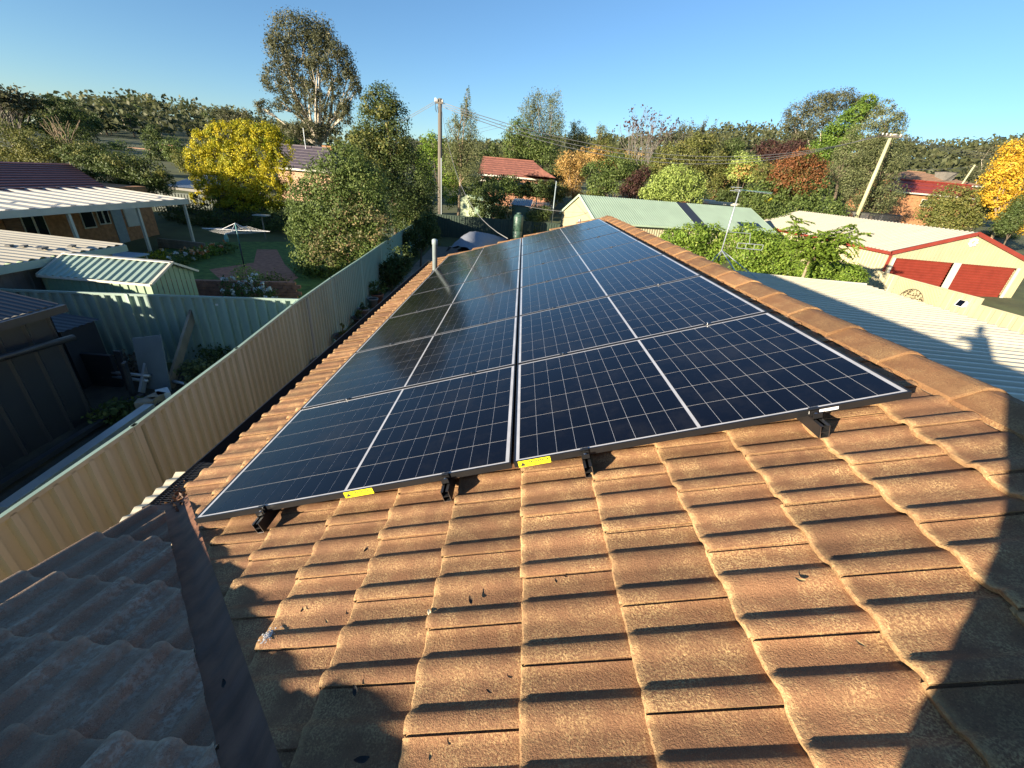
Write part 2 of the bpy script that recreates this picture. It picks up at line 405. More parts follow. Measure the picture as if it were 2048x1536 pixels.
# valley iron
mb = MB()
d = Vector((1, -1, 0)); 
prof = [(-0.16, 0.040), (-0.145, 0.042), (-0.135, 0.030), (-0.09, 0.016), (-0.02, 0.006), (0.0, 0.0), (0.02, 0.006), (0.09, 0.016), (0.135, 0.030), (0.145, 0.042), (0.16, 0.040)]
nst = 30
for i in range(nst+1):
    s_ = -0.52 + i*(2.35+0.52)/nst
    base = Vector((s_, VAL - s_, ZA + s_*tt))
    for q, h in prof:          # spreads to both sides, lying in the two slopes
        off = Vector((q*0.7071, q*0.7071, abs(q)*0.7071*tt + h*0.35 - 0.020 + random.uniform(-.0008, .0008)))
        mb.v.append(tuple(base+off))
npf = len(prof)
for i in range(nst):
    for j in range(npf-1):
        a = i*npf+j; mb.f.append((a, a+1, a+npf+1, a+npf)); mb.m.append(0)
vi = mb.build('valley_iron', MAT['rusty_iron'], house, True)
# ridge caps
capprof = [(-0.152, -0.044), (-0.148, -0.022), (-0.045, 0.030), (-0.024, 0.037), (0.0, 0.039), (0.024, 0.037), (0.045, 0.030), (0.148, -0.022), (0.152, -0.044)]
def cap_mesh(seed):
    r = random.Random(seed); V = []; F = []; E = []
    L_ = 0.455
    rows = [(0.0, 1.02, 0.010), (0.006, 1.035, 0.014), (0.03, 1.03, 0.0135), (0.25, 1.01, 0.007), (0.40, 1.0, 0.003), (0.455, 0.97, 0.0)]
    for i, (y, sc, dz) in enumerate(rows):
        for x, z in capprof:
            V.append((x*sc+r.uniform(-.002, .002), y+r.uniform(-.003, .003), z+dz+r.uniform(-.0015, .0015))); E.append(0.5 if i in (0, 1, 2) else 0.15)
    n = len(capprof)
    for i in range(len(rows)-1):
        for j in range(n-1):
            a = i*n+j; F.append((a, a+n, a+n+1, a+1))
    F.append(tuple(range(n))); F.append(tuple((len(rows)-1)*n+j for j in reversed(range(n))))
    me = bpy.data.meshes.new('ridge_cap'); me.from_pydata(V, [], F); me.update(); me.materials.append(CAPM)
    at = me.attributes.new('edge', 'FLOAT', 'POINT'); at.data.foreach_set('value', E)
    return me
caps = [cap_mesh(k) for k in range(5)]
XR = UR*ct - ROOF_OFF*0 ; XR = (MR @ Vector((UR, 0, 0))).x; ZR = (MR @ Vector((UR, 0, 0))).z
for i in range(-7, 22):
    y = 0.45 - 0.41 + i*0.41
    if y > YE-0.1: continue
    o = bpy.data.objects.new('ridge_cap', caps[i % 5]); col.objects.link(o); o.parent = main_roof; o.matrix_parent_inverse = MW(main_roof).inverted()
    o.matrix_basis = Matrix.Translation((XR, y, ZR+0.0)) @ Matrix.Rotation(random.uniform(-.012, .012), 4, 'Z') @ Matrix.Rotation(random.uniform(-.02, .02), 4, 'Y')
mb = MB()                      # bedding mortar under the caps
for i in range(60):
    y0 = -3.3 + i*0.21; w = random.uniform(0.158, 0.172); 
    mb.hexa([(XR-w, y0, ZR-0.07), (XR+w, y0, ZR-0.07), (XR+w, y0+.2095, ZR-0.07), (XR-w, y0+.2095, ZR-0.07), (XR-.10, y0, ZR-0.014), (XR+.10, y0, ZR-0.014), (XR+.10, y0+.2095, ZR-0.014), (XR-.10, y0+.2095, ZR-0.014)])
mb.build('ridge_bedding', MAT['mortar'], main_roof)
# far side of the main roof (faces away), verge and walls
MB2 = MB(); XE2 = XR*2 + 0.45
MRb = Matrix.Identity(4)
for i in range(3): MRb[i][0] = (-ct, 0, st)[i]; MRb[i][1] = (0, -1, 0)[i]; MRb[i][2] = (st, 0, ct)[i]; MRb[i][3] = (XR, 0, ZR)[i]
back = MB()
for k in range(14):
    for j in range(42): add_lo(MRb @ Matrix.Translation((-0.53-k*G, -9.3+j*0.3+(0.15 if k % 2 else 0), 0)), back)
bo = back.build('back_slope', TILE, house, True); bo['kind'] = 'stuff'
ZE = ZA - 0.55*tt
mb = MB(); mb.poly([(-0.35, YE-.06, 0), (XR*2+.35, YE-.06, 0), (XR*2+.35, YE-.06, ZE), (XR, YE-.06, ZR-0.04), (-0.35, YE-.06, ZE+.0)])
mb.quad((-0.1, 0.4, 0), (-0.1, YE-.07, 0), (-0.1, YE-.07, ZE+.05), (-0.1, 0.4, ZE+.05))
mb.quad((XR*2, -5, 0), (XR*2, YE-.07, 0), (XR*2, YE-.07, ZE-.05), (XR*2, -5, ZE-.05))
mb.quad((-0.1, 0.39, 0), (-0.42, 0.1, 0), (-0.42, 0.1, ZE), (-0.1, 0.39, ZE))
mb.build('walls', MAT['house_brick'], house)
# gutter along the eave with leaf guard
mb = MB(); gx = -0.60; gz = ZE - 0.045
gp = [(0.055, 0.03), (0.05, -0.07), (-0.07, -0.075), (-0.085, -0.02), (-0.085, 0.02), (-0.075, 0.02), (-0.072, -0.01), (-0.06, -0.062), (0.042, -0.058), (0.047, 0.03)]
ys = [0.02] + [0.5+i*0.8 for i in range(12)] + [YE+0.02]
for y in ys:
    for x, z in gp: mb.v.append((gx+x, y, gz+z))
n = len(gp)
for i in range(len(ys)-1):
    for j in range(n):
        a = i*n+j; b = i*n+(j+1) % n; mb.f.append((a, b, b+n, a+n)); mb.m.append(0)
mb.f.append(tuple(range(n))); mb.m.append(0)
gut = mb.build('gutter', MAT['gutter_dark'], house); gut['label'] = 'dark eave gutter with leaf guard'
mb = MB()
for i in range(46): 
    y = 0.05 + i*0.011*1.6
    mb.bar((gx-.07, y, gz+0.022), (gx+.045, y, gz+0.03), 0.004)
for q in (-.07, -.03, .01, .045): mb.bar((gx+q, 0.03, gz+0.026), (gx+q, 0.86, gz+0.026), 0.004)
mb.build('leaf_guard', MAT['black_rail'], house)
# vent pipe through the tiles
pb = (MR @ Vector((-0.02-0.1, 6.95, 0)))
mb = MB(); mb.lathe((pb.x, pb.y, pb.z-0.12), [(0.05, 0), (0.05, 0.70), (0.058, 0.705), (0.058, 0.78), (0.05, 0.80), (0.02, 0.812)], 20)
vp = mb.build('vent_pipe', MAT['pvc_grey'], house, True); vp['label'] = 'grey green plastic vent pipe with cap'
mb = MB(); mb.lathe((pb.x, pb.y, pb.z-0.02), [(0.1, 0), (0.085, 0.03), (0.055, 0.09), (0.052, 0.1)], 18); mb.build('pipe_flashing', MAT['gutter_dark'], house, True)

# ================================================================== solar array
L_, W_, GAP = 1.728, 1.142, 0.012; GU = 0.014
PM = roofM(0.0)
def slab(lo, hi, name, mat):
    mb = MB(); mb.box(lo, hi); me = mb.mesh(name); me.materials.append(mat); return me
def frame_mesh():
    mb = MB(); w = 0.0080; t = 0.032
    mb.box((0, 0, -t), (L_, w, 0)); mb.box((0, W_-w, -t), (L_, W_, 0)); mb.box((0, w, -t), (w, W_-w, 0)); mb.box((L_-w, w, -t), (L_, W_-w, 0))
    me = mb.mesh('frame'); me.materials.append(MAT['black_frame']); return me
fr_me = frame_mesh()
bk_me = slab((0.0082, 0.0082, -0.008), (L_-0.0082, W_-0.0082, -0.0022), 'backing_sheet', MAT['backing_white'])
gp_ = 0.0020; mid = 0.016; eu = 0.0165; ev = 0.0085
cu = (L_-0.022-2*eu-mid-16*gp_)/18; cv = (W_-0.022-2*ev-5*gp_)/6
mb = MB(); mb.quad((0, 0, 0), (cu, 0, 0), (cu, cv, 0), (0, cv, 0)); cell_me = mb.mesh('cell'); cell_me.materials.append(MAT['cell_blue'])
cells = []
for a in range(18):
    x = 0.011+eu+a*(cu+gp_)+(mid-gp_ if a >= 9 else 0)
    for b in range(6): cells.append((x, 0.011+ev+b*(cv+gp_)))
mbj = MB()
for x, y in cells: mbj.quad((x, y, -0.0016), (x+cu, y, -0.0016), (x+cu, y+cv, -0.0016), (x, y+cv, -0.0016))
cellsj = mbj.mesh('cells'); cellsj.materials.append(MAT['cell_blue'])
ordn = ['nearest', 'second', 'third', 'fourth', 'fifth', 'sixth', 'farthest']
for r in range(7):
    for c in range(2):
        root = empty('solar_module'); root.matrix_basis = PM @ Matrix.Translation((c*(L_+GU), r*(W_+GAP), random.uniform(-.0015, .0015)))
        tag(root, '%s row solar panel of the array, in the column along the %s' % (ordn[r], 'ridge' if c else 'gutter'), 'solar panel', 'solar panels of the roof array')
        for nm, me in (('frame', fr_me), ('backing_sheet', bk_me)):
            o = bpy.data.objects.new(nm, me); col.objects.link(o); o.parent = root
        if r < 3:
            for x, y in cells:
                o = bpy.data.objects.new('cell', cell_me); col.objects.link(o); o.parent = root; o.location = (x, y, -0.0016)
        else:
            o = bpy.data.objects.new('cells', cellsj); col.objects.link(o); o.parent = root; o['kind'] = 'stuff'
        if r == 0:             # stickers on the front edge of the frame
            lx = (0.86, 0.02)[c]
            mb = MB(); mb.box((lx, -0.0012, -0.036), (lx+0.155, -0.0002, -0.001))
            me = mb.mesh('warning_label'); me.materials.append(MAT['yellow_label']); o = bpy.data.objects.new('warning_label', me); col.objects.link(o); o.parent = root
            mb = MB(); mb.tri((lx+.008, -.0016, -.03), (lx+.036, -.0016, -.03), (lx+.022, -.0016, -.008))
            for q in range(9): mb.quad((lx+.05+q*.011, -.0016, -.016), (lx+.057+q*.011, -.0016, -.016), (lx+.057+q*.011, -.0016, -.008), (lx+.05+q*.011, -.0016, -.008))
            for q in range(13): mb.quad((lx+.045+q*.008, -.0016, -.03), (lx+.051+q*.008, -.0016, -.03), (lx+.051+q*.008, -.0016, -.025), (lx+.045+q*.008, -.0016, -.025))
            me = mb.mesh('warning_print'); me.materials.append(MAT['black_ink']); p = bpy.data.objects.new('warning_print', me); col.objects.link(p); p.parent = o
            if c:
                mb = MB(); mb.box((1.32, -0.0012, -0.022), (1.44, -0.0002, -0.008)); me = mb.mesh('serial_label'); me.materials.append(MAT['white_label']); o = bpy.data.objects.new('serial_label', me); col.objects.link(o); o.parent = root
YARR = 7*(W_+GAP)-GAP
railpos = [0.40, 1.40, 2.08, 3.08]
for i, u in enumerate(railpos):
    root = empty('mounting_rail'); root.matrix_basis = PM @ Matrix.Translation((u, 0, -0.033))
    tag(root, 'black mounting rail under the array, %s from the gutter' % ('first', 'second', 'third', 'fourth')[i], 'rail', 'rails under the solar panels')
    def put(nm, mb, mat, smooth=False):
        me = mb.mesh(nm); me.materials.append(mat); o = bpy.data.objects.new(nm, me); col.objects.link(o); o.parent = root
        if smooth: me.polygons.foreach_set('use_smooth', [True]*len(me.polygons))
        return o
    mb = MB(); y0, y1 = -0.085, YARR+0.05      # open channel section
    mb.box((-.019, y0, -.062), (-.016, y1, 0)); mb.box((.016, y0, -.062), (.019, y1, 0)); mb.box((-.016, y0, -.034), (.016, y1, -.031)); mb.box((-.016, y0, -.062), (.016, y1, -.059))
    mb.box((-.016, y0, -.003), (-.006, y1, 0)); mb.box((.006, y0, -.003), (.016, y1, 0))
    put('channel', mb, MAT['black_rail'])
    mb = MB()
    for s_ in (-1, 1): mb.box((-.0185, y0-.0005, -.0615), (-.0165, y0+.0002, -.001)) if s_ < 0 else mb.box((.0165, y0-.0005, -.0615), (.0185, y0+.0002, -.001))
    mb.box((-.0165, y0-.0005, -.0615), (.0165, y0+.0002, -.0595)); put('cut_end', mb, MAT['steel_bolt'])
    mb = MB(); mb.box((-.018, -.034, .001), (.018, -.003, .006)); mb.box((-.018, -.008, .001), (.018, -.003, .034)); mb.box((-.018, -.008, .031), (.018, .009, .037)); mb.box((-.018, -.034, .001), (.018, -.030, .03))
    cl = put('end_clamp', mb, MAT['black_frame'])
    mb = MB(); mb.lathe((0, -.019, .006), [(.0075, 0), (.0075, .014), (.006, .018), (.003, .02)], 10); b = put('bolt', mb, MAT['steel_bolt']); b.parent = cl
    for r in range(1, 7):
        y = r*(W_+GAP)-GAP/2
        mb = MB(); mb.box((-.022, y-.016, .0335), (.022, y+.016, .0375)); mc = put('mid_clamp', mb, MAT['black_frame'])
        mb = MB(); mb.lathe((0, y, .0376), [(.0065, 0), (.0065, .008), (.003, .009)], 10); b = put('bolt', mb, MAT['steel_bolt']); b.parent = mc
    for q in range(6):         # feet down to the battens
        y = 0.25 + q*1.5
        mb = MB(); mb.box((-.02, y-.02, -.125), (-.0192, y+.02, -.02)); put('foot', mb, MAT['steel_bolt'])

# ================================================================== ground, hills
def V3(p): return Vector((float(p[0]), float(p[1]), float(p[2])))
ridge_px = [(-900, 250), (-300, 248), (0, 246), (150, 238), (230, 232), (320, 232), (400, 244), (470, 256), (560, 275), (700, 300), (850, 315), (1000, 312), (1100, 303),
            (1250, 304), (1380, 292), (1450, 284), (1520, 284), (1620, 296), (1750, 312), (1850, 322), (1950, 322), (2048, 318), (2400, 330), (3200, 420)]
raz = []; rel = []
for x, y in ridge_px:
    d = ray(x, y); raz.append(math.atan2(d[0], d[1])); rel.append(d[2]/math.hypot(d[0], d[1]))
def hill_h(az):
    az = max(min(az, raz[-1]), raz[0]); return max(6.0, CAM[2] + 340*float(np.interp(az, raz, rel)))
def gz(x, y):
    r = math.hypot(x-CAM[0], y-CAM[1]); az = math.atan2(x-CAM[0], y-CAM[1])
    near = float(np.interp(r, [0, 30, 50, 80, 140], [0, 0, 1.3, 2.8, 5.0]))
    if r <= 140: return near
    H = hill_h(az); t = min(1.0, (r-140)/200.0); s = t*t*(3-2*t)
    z = 5.0 + (H-5.0)*s
    if r > 340: z = H - (r-340)*0.02
    return z + 1.2*math.sin(x*0.03)*math.cos(y*0.026)*min(1, (r-140)/60)*0.6
radii = [0, 6, 12, 18, 24, 30, 36, 42, 50, 60, 70, 80, 100, 120, 140, 160, 180, 200, 225, 250, 275, 300, 320, 340, 380, 460, 700, 1500, 4000]
mb = MB(); NA = 180
for r in radii:
    for k in range(NA):
        a = 2*math.pi*k/NA; x = CAM[0]+r*math.sin(a); y = CAM[1]+r*math.cos(a)
        z = gz(x, y) if -1.75 < ((a+math.pi) % (2*math.pi))-math.pi < 1.75 else min(gz(x, y), float(np.interp(r, [0, 60, 400, 4000], [0, 0, 4, 4])))
        mb.v.append((x, y, z))
for i in range(len(radii)-1):
    for k in range(NA):
        k2 = (k+1) % NA; a = i*NA; mb.f.append((a+k2, a+k, a+NA+k, a+NA+k2)); mb.m.append(0)
material('ground_dry', (0.072, 0.088, 0.030), 0.95, 0.35, 0.6, second=(0.12, 0.115, 0.05), mixamt=0.7, bump=0.4, bscale=9)
g = mb.build('ground', MAT['ground_dry'], None, True); g['kind'] = 'structure'
def sheet(name, pts, z, mat):
    mb = MB(); mb.poly([(x, y, z) for x, y in pts]); o = mb.build(name, mat); o['kind'] = 'structure'; return o
material('concrete_path', (0.20, 0.17, 0.14), 0.9, 0.2, 2.5, second=(0.12, 0.10, 0.085), mixamt=0.6, bump=0.2, bscale=40)
material('lawn_green', (0.085, 0.15, 0.03), 0.95, 0.35, 3.0, bump=0.6, bscale=60)
material('brick_paving', (0.36, 0.16, 0.10), 0.9, 0.25, 5.0, bump=0.3, bscale=30)
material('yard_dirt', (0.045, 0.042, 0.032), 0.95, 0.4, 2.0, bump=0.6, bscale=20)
sheet('path', [(-2.5, -1), (-0.1, -1), (-0.1, 9.3), (2, 9.6), (2, 30), (-4.4, 30), (-3.4, 8)], 0.006, MAT['concrete_path'])
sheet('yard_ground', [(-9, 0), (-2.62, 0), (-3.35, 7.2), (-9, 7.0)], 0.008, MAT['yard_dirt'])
sheet('lawn', [(-16, 13), (-7, 11), (-4.6, 21), (-5, 30), (-17, 30)], 0.008, MAT['lawn_green'])

material('drive_concrete', (0.34, 0.31, 0.26), 0.9, 0.15, 1.2, bump=.2, bscale=20)
sheet('driveway', [(20.9, 6), (40, 6), (40, 23.6), (20.9, 23.6)], 0.012, MAT['drive_concrete'])
# ================================================================== fences
material('fence_cream', (0.36, 0.50, 0.38), 0.5, 0.07, 2.0, stretch=(1, 1, 0.25), second=(0.26, 0.36, 0.26), mixamt=0.5)
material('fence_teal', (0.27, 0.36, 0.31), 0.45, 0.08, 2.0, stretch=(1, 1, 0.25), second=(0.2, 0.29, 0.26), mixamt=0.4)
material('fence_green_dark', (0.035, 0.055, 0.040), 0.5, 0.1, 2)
material('cream_wall', (0.37, 0.33, 0.205), 0.55, 0.06, 1.5)
def profile_sheet(P0, P1, z0, z1, step, depth, wide=0.55, zt=None):
    """upright ribbed sheet from P0 to P1 (plan), rib faces on both sides"""
    mb = MB(); a = Vector((P0[0], P0[1])); b = Vector((P1[0], P1[1])); Ln = (b-a).length; d = (b-a)/Ln; nn = Vector((-d.y, d.x))
    n = max(1, round(Ln/step)); st_ = Ln/n; pts = []
    for i in range(n):
        s = i*st_
        pts += [(s, depth/2), (s+st_*wide, depth/2), (s+st_*(wide+0.09), -depth/2), (s+st_*0.91, -depth/2)]
    pts.append((Ln, depth/2))
    zt0 = z1; zt1 = zt if zt is not None else z1
    for s, q in pts:
        p = a + d*s + nn*q; t = s/Ln
        mb.v.append((p.x, p.y, z0)); mb.v.append((p.x, p.y, zt0+(zt1-zt0)*t))
    for i in range(len(pts)-1):
        mb.f.append((2*i, 2*i+2, 2*i+3, 2*i+1)); mb.m.append(0)
    return mb
def fence(name, label, pts, H, mat, step=0.19, depth=0.03, flip=False, base=0.0, group=None, rail=0.05):
    root = tag(empty(name, (pts[0][0], pts[0][1], 0)), label, 'fence', group)
    for i in range(len(pts)-1):
        A, B = (pts[i+1], pts[i]) if flip else (pts[i], pts[i+1])
        profile_sheet(A, B, base+0.03, base+H-0.03, step, depth).build('panel', mat, root)
        mb = MB(); mb.bar((A[0], A[1], base+H-0.02), (B[0], B[1], base+H-0.02), 0.045, rail); mb.build('top_rail', mat, root)
        mb = MB(); mb.bar((A[0], A[1], base+0.04), (B[0], B[1], base+0.04), 0.045, 0.06); mb.build('bottom_rail', mat, root)
    for p in pts:
        mb = MB(); mb.box((p[0]-.03, p[1]-.035, base), (p[0]+.03, p[1]+.035, base+H+0.005)); mb.build('post', mat, root)
    return root
fpts = [(-2.47, -0.6), (-2.61, 1.1-1.0), (-2.73, 2.39), (-3.0, 4.75), (-3.35, 7.28), (-3.61, 9.96), (-3.84, 12.92), (-4.11, 16.0), (-4.35, 19.0), (-4.55, 22.0), (-4.75, 25.0), (-4.95, 28.0), (-5.1, 31.0)]
fence('boundary_fence', 'long cream ribbed steel fence running beside the tiled eave', fpts, 1.8, MAT['fence_cream'], 0.19, 0.045)
tf = [(-11.6, 6.85), (-9.3, 7.05), (-7.15, 7.4), (-5.2, 7.75), (-3.43, 8.1)]
fence('side_fence', 'pale teal ribbed steel fence in front of the green garden shed', tf, 1.70, MAT['fence_teal'], 0.22, 0.055)
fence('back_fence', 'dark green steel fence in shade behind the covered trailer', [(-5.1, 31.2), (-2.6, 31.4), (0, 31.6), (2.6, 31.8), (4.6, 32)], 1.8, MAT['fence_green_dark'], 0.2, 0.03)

# ================================================================== corrugated roofs
def corr_roof(c00, c10, c11, c01, n, h, round_=True, sub=4):
    """sheet with corners c00 c10 c11 c01; the ribs run c00->c01, n ribs across c00->c10"""
    mb = MB(); c00, c10, c11, c01 = map(V3, (c00, c10, c11, c01)); nn = (c10-c00).cross(c01-c00).normalized()
    if nn.z < 0: nn = -nn
    N_ = n*sub
    for i in range(N_+1):
        t = i/N_; ph = (i % sub)/sub
        q = h*(0.5+0.5*math.cos(2*math.pi*ph)) if round_ else (h if ph < 0.26 else 0.0)
        for e in (c00.lerp(c10, t), c01.lerp(c11, t)): mb.v.append(tuple(e + nn*q))
    for i in range(N_): mb.f.append((2*i, 2*i+2, 2*i+3, 2*i+1)); mb.m.append(0)
    return mb
material('patio_steel', (0.50, 0.455, 0.335), 0.42, 0.10, 1.2, stretch=(0.3, 2, 1), second=(0.40, 0.38, 0.30), mixamt=0.5)
material('white_steel', (0.37, 0.345, 0.28), 0.45, 0.06, 1.0, stretch=(0.4, 2, 1))
material('maroon', (0.22, 0.036, 0.022), 0.45, 0.1, 3)
material('green_steel', (0.34, 0.44, 0.31), 0.45, 0.08, 1.0)
material('green_wall', (0.22, 0.31, 0.20), 0.5, 0.08, 1.5)
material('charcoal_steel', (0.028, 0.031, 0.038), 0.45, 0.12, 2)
material('verandah_white', (0.60, 0.56, 0.46), 0.45, 0.05, 1.0, stretch=(0.4, 2, 1))
material('off_white', (0.52, 0.49, 0.41), 0.5, 0.06, 3)
material('orange_brick', (0.36, 0.17, 0.075), 0.85, 0.25, 6, bump=0.3, bscale=22)
material('window_glass', (0.012, 0.014, 0.016), 0.06, 0.1, 5)
material('dark_void', (0.012, 0.011, 0.010), 0.8, 0.2, 4)
# patio roof beside our house
pr = tag(empty('patio_cover', (9, 5, 0)), 'flat cream corrugated patio roof beside the tiled house, shadow falling across it', 'patio roof')
px0, px1, py0, py1 = 5.2, 13.55, -4.0, 12.75
corr_roof((px0, py0, 2.52), (px0, py1, 2.52), (px1, py1, 2.36), (px1, py0, 2.36), 66, 0.05, False, 8).build('roof_sheet', MAT['patio_steel'], pr)
mb = MB(); mb.box((px1-.02, py0, 2.22), (px1+.06, py1, 2.36)); mb.build('gutter', MAT['off_white'], pr)
mb = MB(); mb.box((px0, py1+.005, 2.22), (px1, py1+.05, 2.44)); mb.build('fascia', MAT['off_white'], pr)
for y in (-3.5, 1.5, 6.5, 12.4):
    mb = MB(); mb.box((px1-.12, y-.045, 0), (px1-.03, y+.045, 2.3)); mb.build('post', MAT['off_white'], pr)
# cream fence and gate beyond the patio
FX = 20.6
cf = [(FX-.3, 26.0), (FX, 22.6), (FX+.1, 19.7)]
fence('garden_fence', 'cream steel fence with smooth panels beyond the patio, before the garage', cf, 1.82, MAT['cream_wall'], 0.24, 0.02, flip=True)
gt = tag(empty('garden_gate', (FX, 18.4, 0)), 'cream gate with diagonal boards and a half round fretwork panel', 'gate')
mb = MB(); mb.box((FX+.08, 17.15, 0.15), (FX+.12, 19.6, 1.74)); mb.build('board_backing', MAT['cream_wall'], gt)
for k in range(22):            # diagonal boards
    y0 = 17.2 + k*0.165; 
    a = (FX+.07, y0-1.55, 0.2); b = (FX+.07, y0, 1.72)
    t0 = max(0, (17.17-a[1])/(b[1]-a[1])); t1 = min(1, (19.57-a[1])/(b[1]-a[1]))
    if t1 <= t0+.02: continue
    pa = V3(a).lerp(V3(b), t0); pb_ = V3(a).lerp(V3(b), t1)
    mb = MB(); mb.bar(pa, pb_, 0.03, 0.085, up=(1, 0, 0)); mb.build('board', MAT['cream_wall'], gt)
mb = MB(); mb.bar((FX+.1, 17.1, 1.78), (FX+.1, 19.65, 1.78), 0.07, 0.06); mb.build('top_rail', MAT['cream_wall'], gt)
mb = MB(); nseg = 20; cy, cz, R0 = 18.35, 0.75, 0.72     # fretwork half disc
for k in range(nseg):
    t0, t1 = math.pi*k/nseg, math.pi*(k+1)/nseg
    mb.quad((FX+.0, cy+R0*math.cos(t0), cz+R0*math.sin(t0)), (FX+.0, cy+R0*math.cos(t1), cz+R0*math.sin(t1)), (FX+.0, cy+(R0-.03)*math.cos(t1), cz+(R0-.03)*math.sin(t1)), (FX+.0, cy+(R0-.03)*math.cos(t0), cz+(R0-.03)*math.sin(t0)))
material('fret_metal', (0.05, 0.035, 0.02), 0.6, 0.2, 5)
rr = random.Random(4)
for k in range(150):
    t = rr.uniform(0.03, math.pi-.03); q = R0*math.sqrt(rr.uniform(0.02, 0.9)); c0 = (cy+q*math.cos(t), cz+q*math.sin(t)); s_ = rr.uniform(.022, .05); an = rr.uniform(0, 3.1)
    pts = [(FX+.0+.002*(k % 5), c0[0]+s_*math.cos(an+i*1.257)*(1 if i % 2 else .55), c0[1]+s_*math.sin(an+i*1.257)*(1 if i % 2 else .55)) for i in range(5)]
    mb.poly(pts)
fo = mb.build('fretwork', MAT['fret_metal'], gt); fo['label'] = 'half round dark fretwork of leaves'
cf2 = [(FX+.1, 17.1), (FX+.15, 15.5)]
fence('garden_fence', 'cream fence length right of the gate carrying a small solar lamp', cf2, 1.80, MAT['cream_wall'], 0.4, 0.012, flip=True)
fence('garden_fence', 'lower cream fence length at the picture edge before the garage doors', [(FX+.15, 15.4), (FX+.2, 12.5), (FX+.25, 9.5)], 1.55, MAT['cream_wall'], 0.4, 0.012, flip=True)
sl = tag(empty('solar_lamp', (FX, 16.0, 1.5)), 'small white solar lamp panel clipped to the cream fence', 'lamp')
mb = MB(); mb.hexa([(FX+.05, 15.85, 1.33), (FX-.12, 15.85, 1.30), (FX-.12, 16.2, 1.30), (FX+.05, 16.2, 1.33), (FX+.06, 15.85, 1.50), (FX-.02, 15.85, 1.56), (FX-.02, 16.2, 1.56), (FX+.06, 16.2, 1.5)]); mb.build('casing', MAT['white_label'], sl)
mb = MB(); mb.quad((FX-.125, 15.89, 1.32), (FX-.125, 16.16, 1.32), (FX-.03, 16.16, 1.555), (FX-.03, 15.89, 1.555)); mb.build('solar_cell', MAT['cell_blue'], sl)

# ================================================================== garage with red doors
GYF = 23.5
gl = aty(1786, 503, GYF); gp2 = aty(1953, 467, GYF)
gx0 = gl[0]; gzx = gl[2]; gpk = gp2[0]; gzp = gp2[2]; gx1 = 2*gpk-gx0; GYB = 40.0
gar = tag(empty('garage', (gpk, 33, 0)), 'large cream steel garage with two maroon roller doors and white roof', 'garage')
corr_roof((gx0-.15, GYF-.1, gzx-.05), (gx0-.15, GYB, gzx-.05), (gpk, GYB, gzp), (gpk, GYF-.1, gzp), 56, 0.09, False, 8).build('roof_slope', MAT['white_steel'], gar)
corr_roof((gpk, GYF-.1, gzp), (gpk, GYB, gzp), (gx1+.15, GYB, gzx-.05), (gx1+.15, GYF-.1, gzx-.05), 70, 0.05, False).build('roof_slope', MAT['white_steel'], gar)
d1a, d1b = aty(1791, 519, GYF), aty(1908, 527, GYF); d2a, d2b = aty(1923, 527, GYF), aty(2037, 534, GYF)
dz = (d1a[2]+d2b[2])/2
def rib_wall_gable():          # front wall strips above and beside the doors, vertical ribs
    mb = MB(); x = gx0; stp = 0.2
    def roofz(x): return gzx-.1 + (gzp-gzx)*(1-abs(x-gpk)/(gpk-gx0))
    while x < gx1-0.01:
        for w0, w1, yy in ((0, .12, GYF), (.12, .2, GYF+.03)):
            a = x+w0; b = min(x+w1, gx1); inn = any(p < (a+b)/2 < q for p, q in ((d1a[0], d1b[0]), (d2a[0], d2b[0])))
            lo = dz if inn else 0.0
            mb.quad((a, yy, lo), (b, yy, lo), (b, yy, roofz(b)), (a, yy, roofz(a)))
            mb.quad((b, yy, lo), (b, GYF if yy != GYF else GYF+.03, lo), (b, GYF if yy != GYF else GYF+.03, roofz(b)), (b, yy, roofz(b)))
        x += stp
    return mb
rib_wall_gable().build('front_wall', MAT['cream_wall'], gar)
profile_sheet((gx0, GYB), (gx0, GYF), 0, gzx-.05, 0.25, 0.03).build('side_wall', MAT['cream_wall'], gar)
mb = MB(); mb.quad((gx1, GYF, 0), (gx1, GYB, 0), (gx1, GYB, gzx-.05), (gx1, GYF, gzx-.05)); mb.poly([(gx0, GYB, 0), (gx1, GYB, 0), (gx1, GYB, gzx), (gpk, GYB, gzp-.03), (gx0, GYB, gzx)]); mb.build('rear_walls', MAT['cream_wall'], gar)
for a, b in ((d1a, d1b), (d2a, d2b)):
    mb = MB(); n = 15
    for i in range(n):
        z0, z1 = dz*i/n, dz*(i+1)/n
        mb.quad((a[0], GYF+.13, z0), (b[0], GYF+.13, z0), (b[0], GYF+.075, z0+(z1-z0)*.7), (a[0], GYF+.075, z0+(z1-z0)*.7))
        mb.quad((a[0], GYF+.075, z0+(z1-z0)*.7), (b[0], GYF+.075, z0+(z1-z0)*.7), (b[0], GYF+.13, z1), (a[0], GYF+.13, z1))
    mb.build('roller_door', MAT['maroon'], gar)
for xx in (d1a[0]-.09, (d1b[0]+d2a[0])/2, d2b[0]+.09):
    w = .08 if xx != (d1b[0]+d2a[0])/2 else (d2a[0]-d1b[0])/2
    mb = MB(); mb.box((xx-w, GYF-.03, 0), (xx+w, GYF-.005, dz+.02)); mb.build('door_jamb', MAT['off_white'], gar)
for sgn in (-1, 1):
    e = gx0-.18 if sgn < 0 else gx1+.18
    mb = MB(); mb.bar((e, GYF-.13, gzx-.09), (gpk, GYF-.13, gzp+.0), 0.04, 0.2); mb.build('barge_board', MAT['maroon'], gar)
mb = MB(); mb.bar((gx0-.2, GYF-.15, gzx-.09), (gx0-.2, GYB, gzx-.09), 0.12, 0.16); mb.build('gutter', MAT['maroon'], gar)
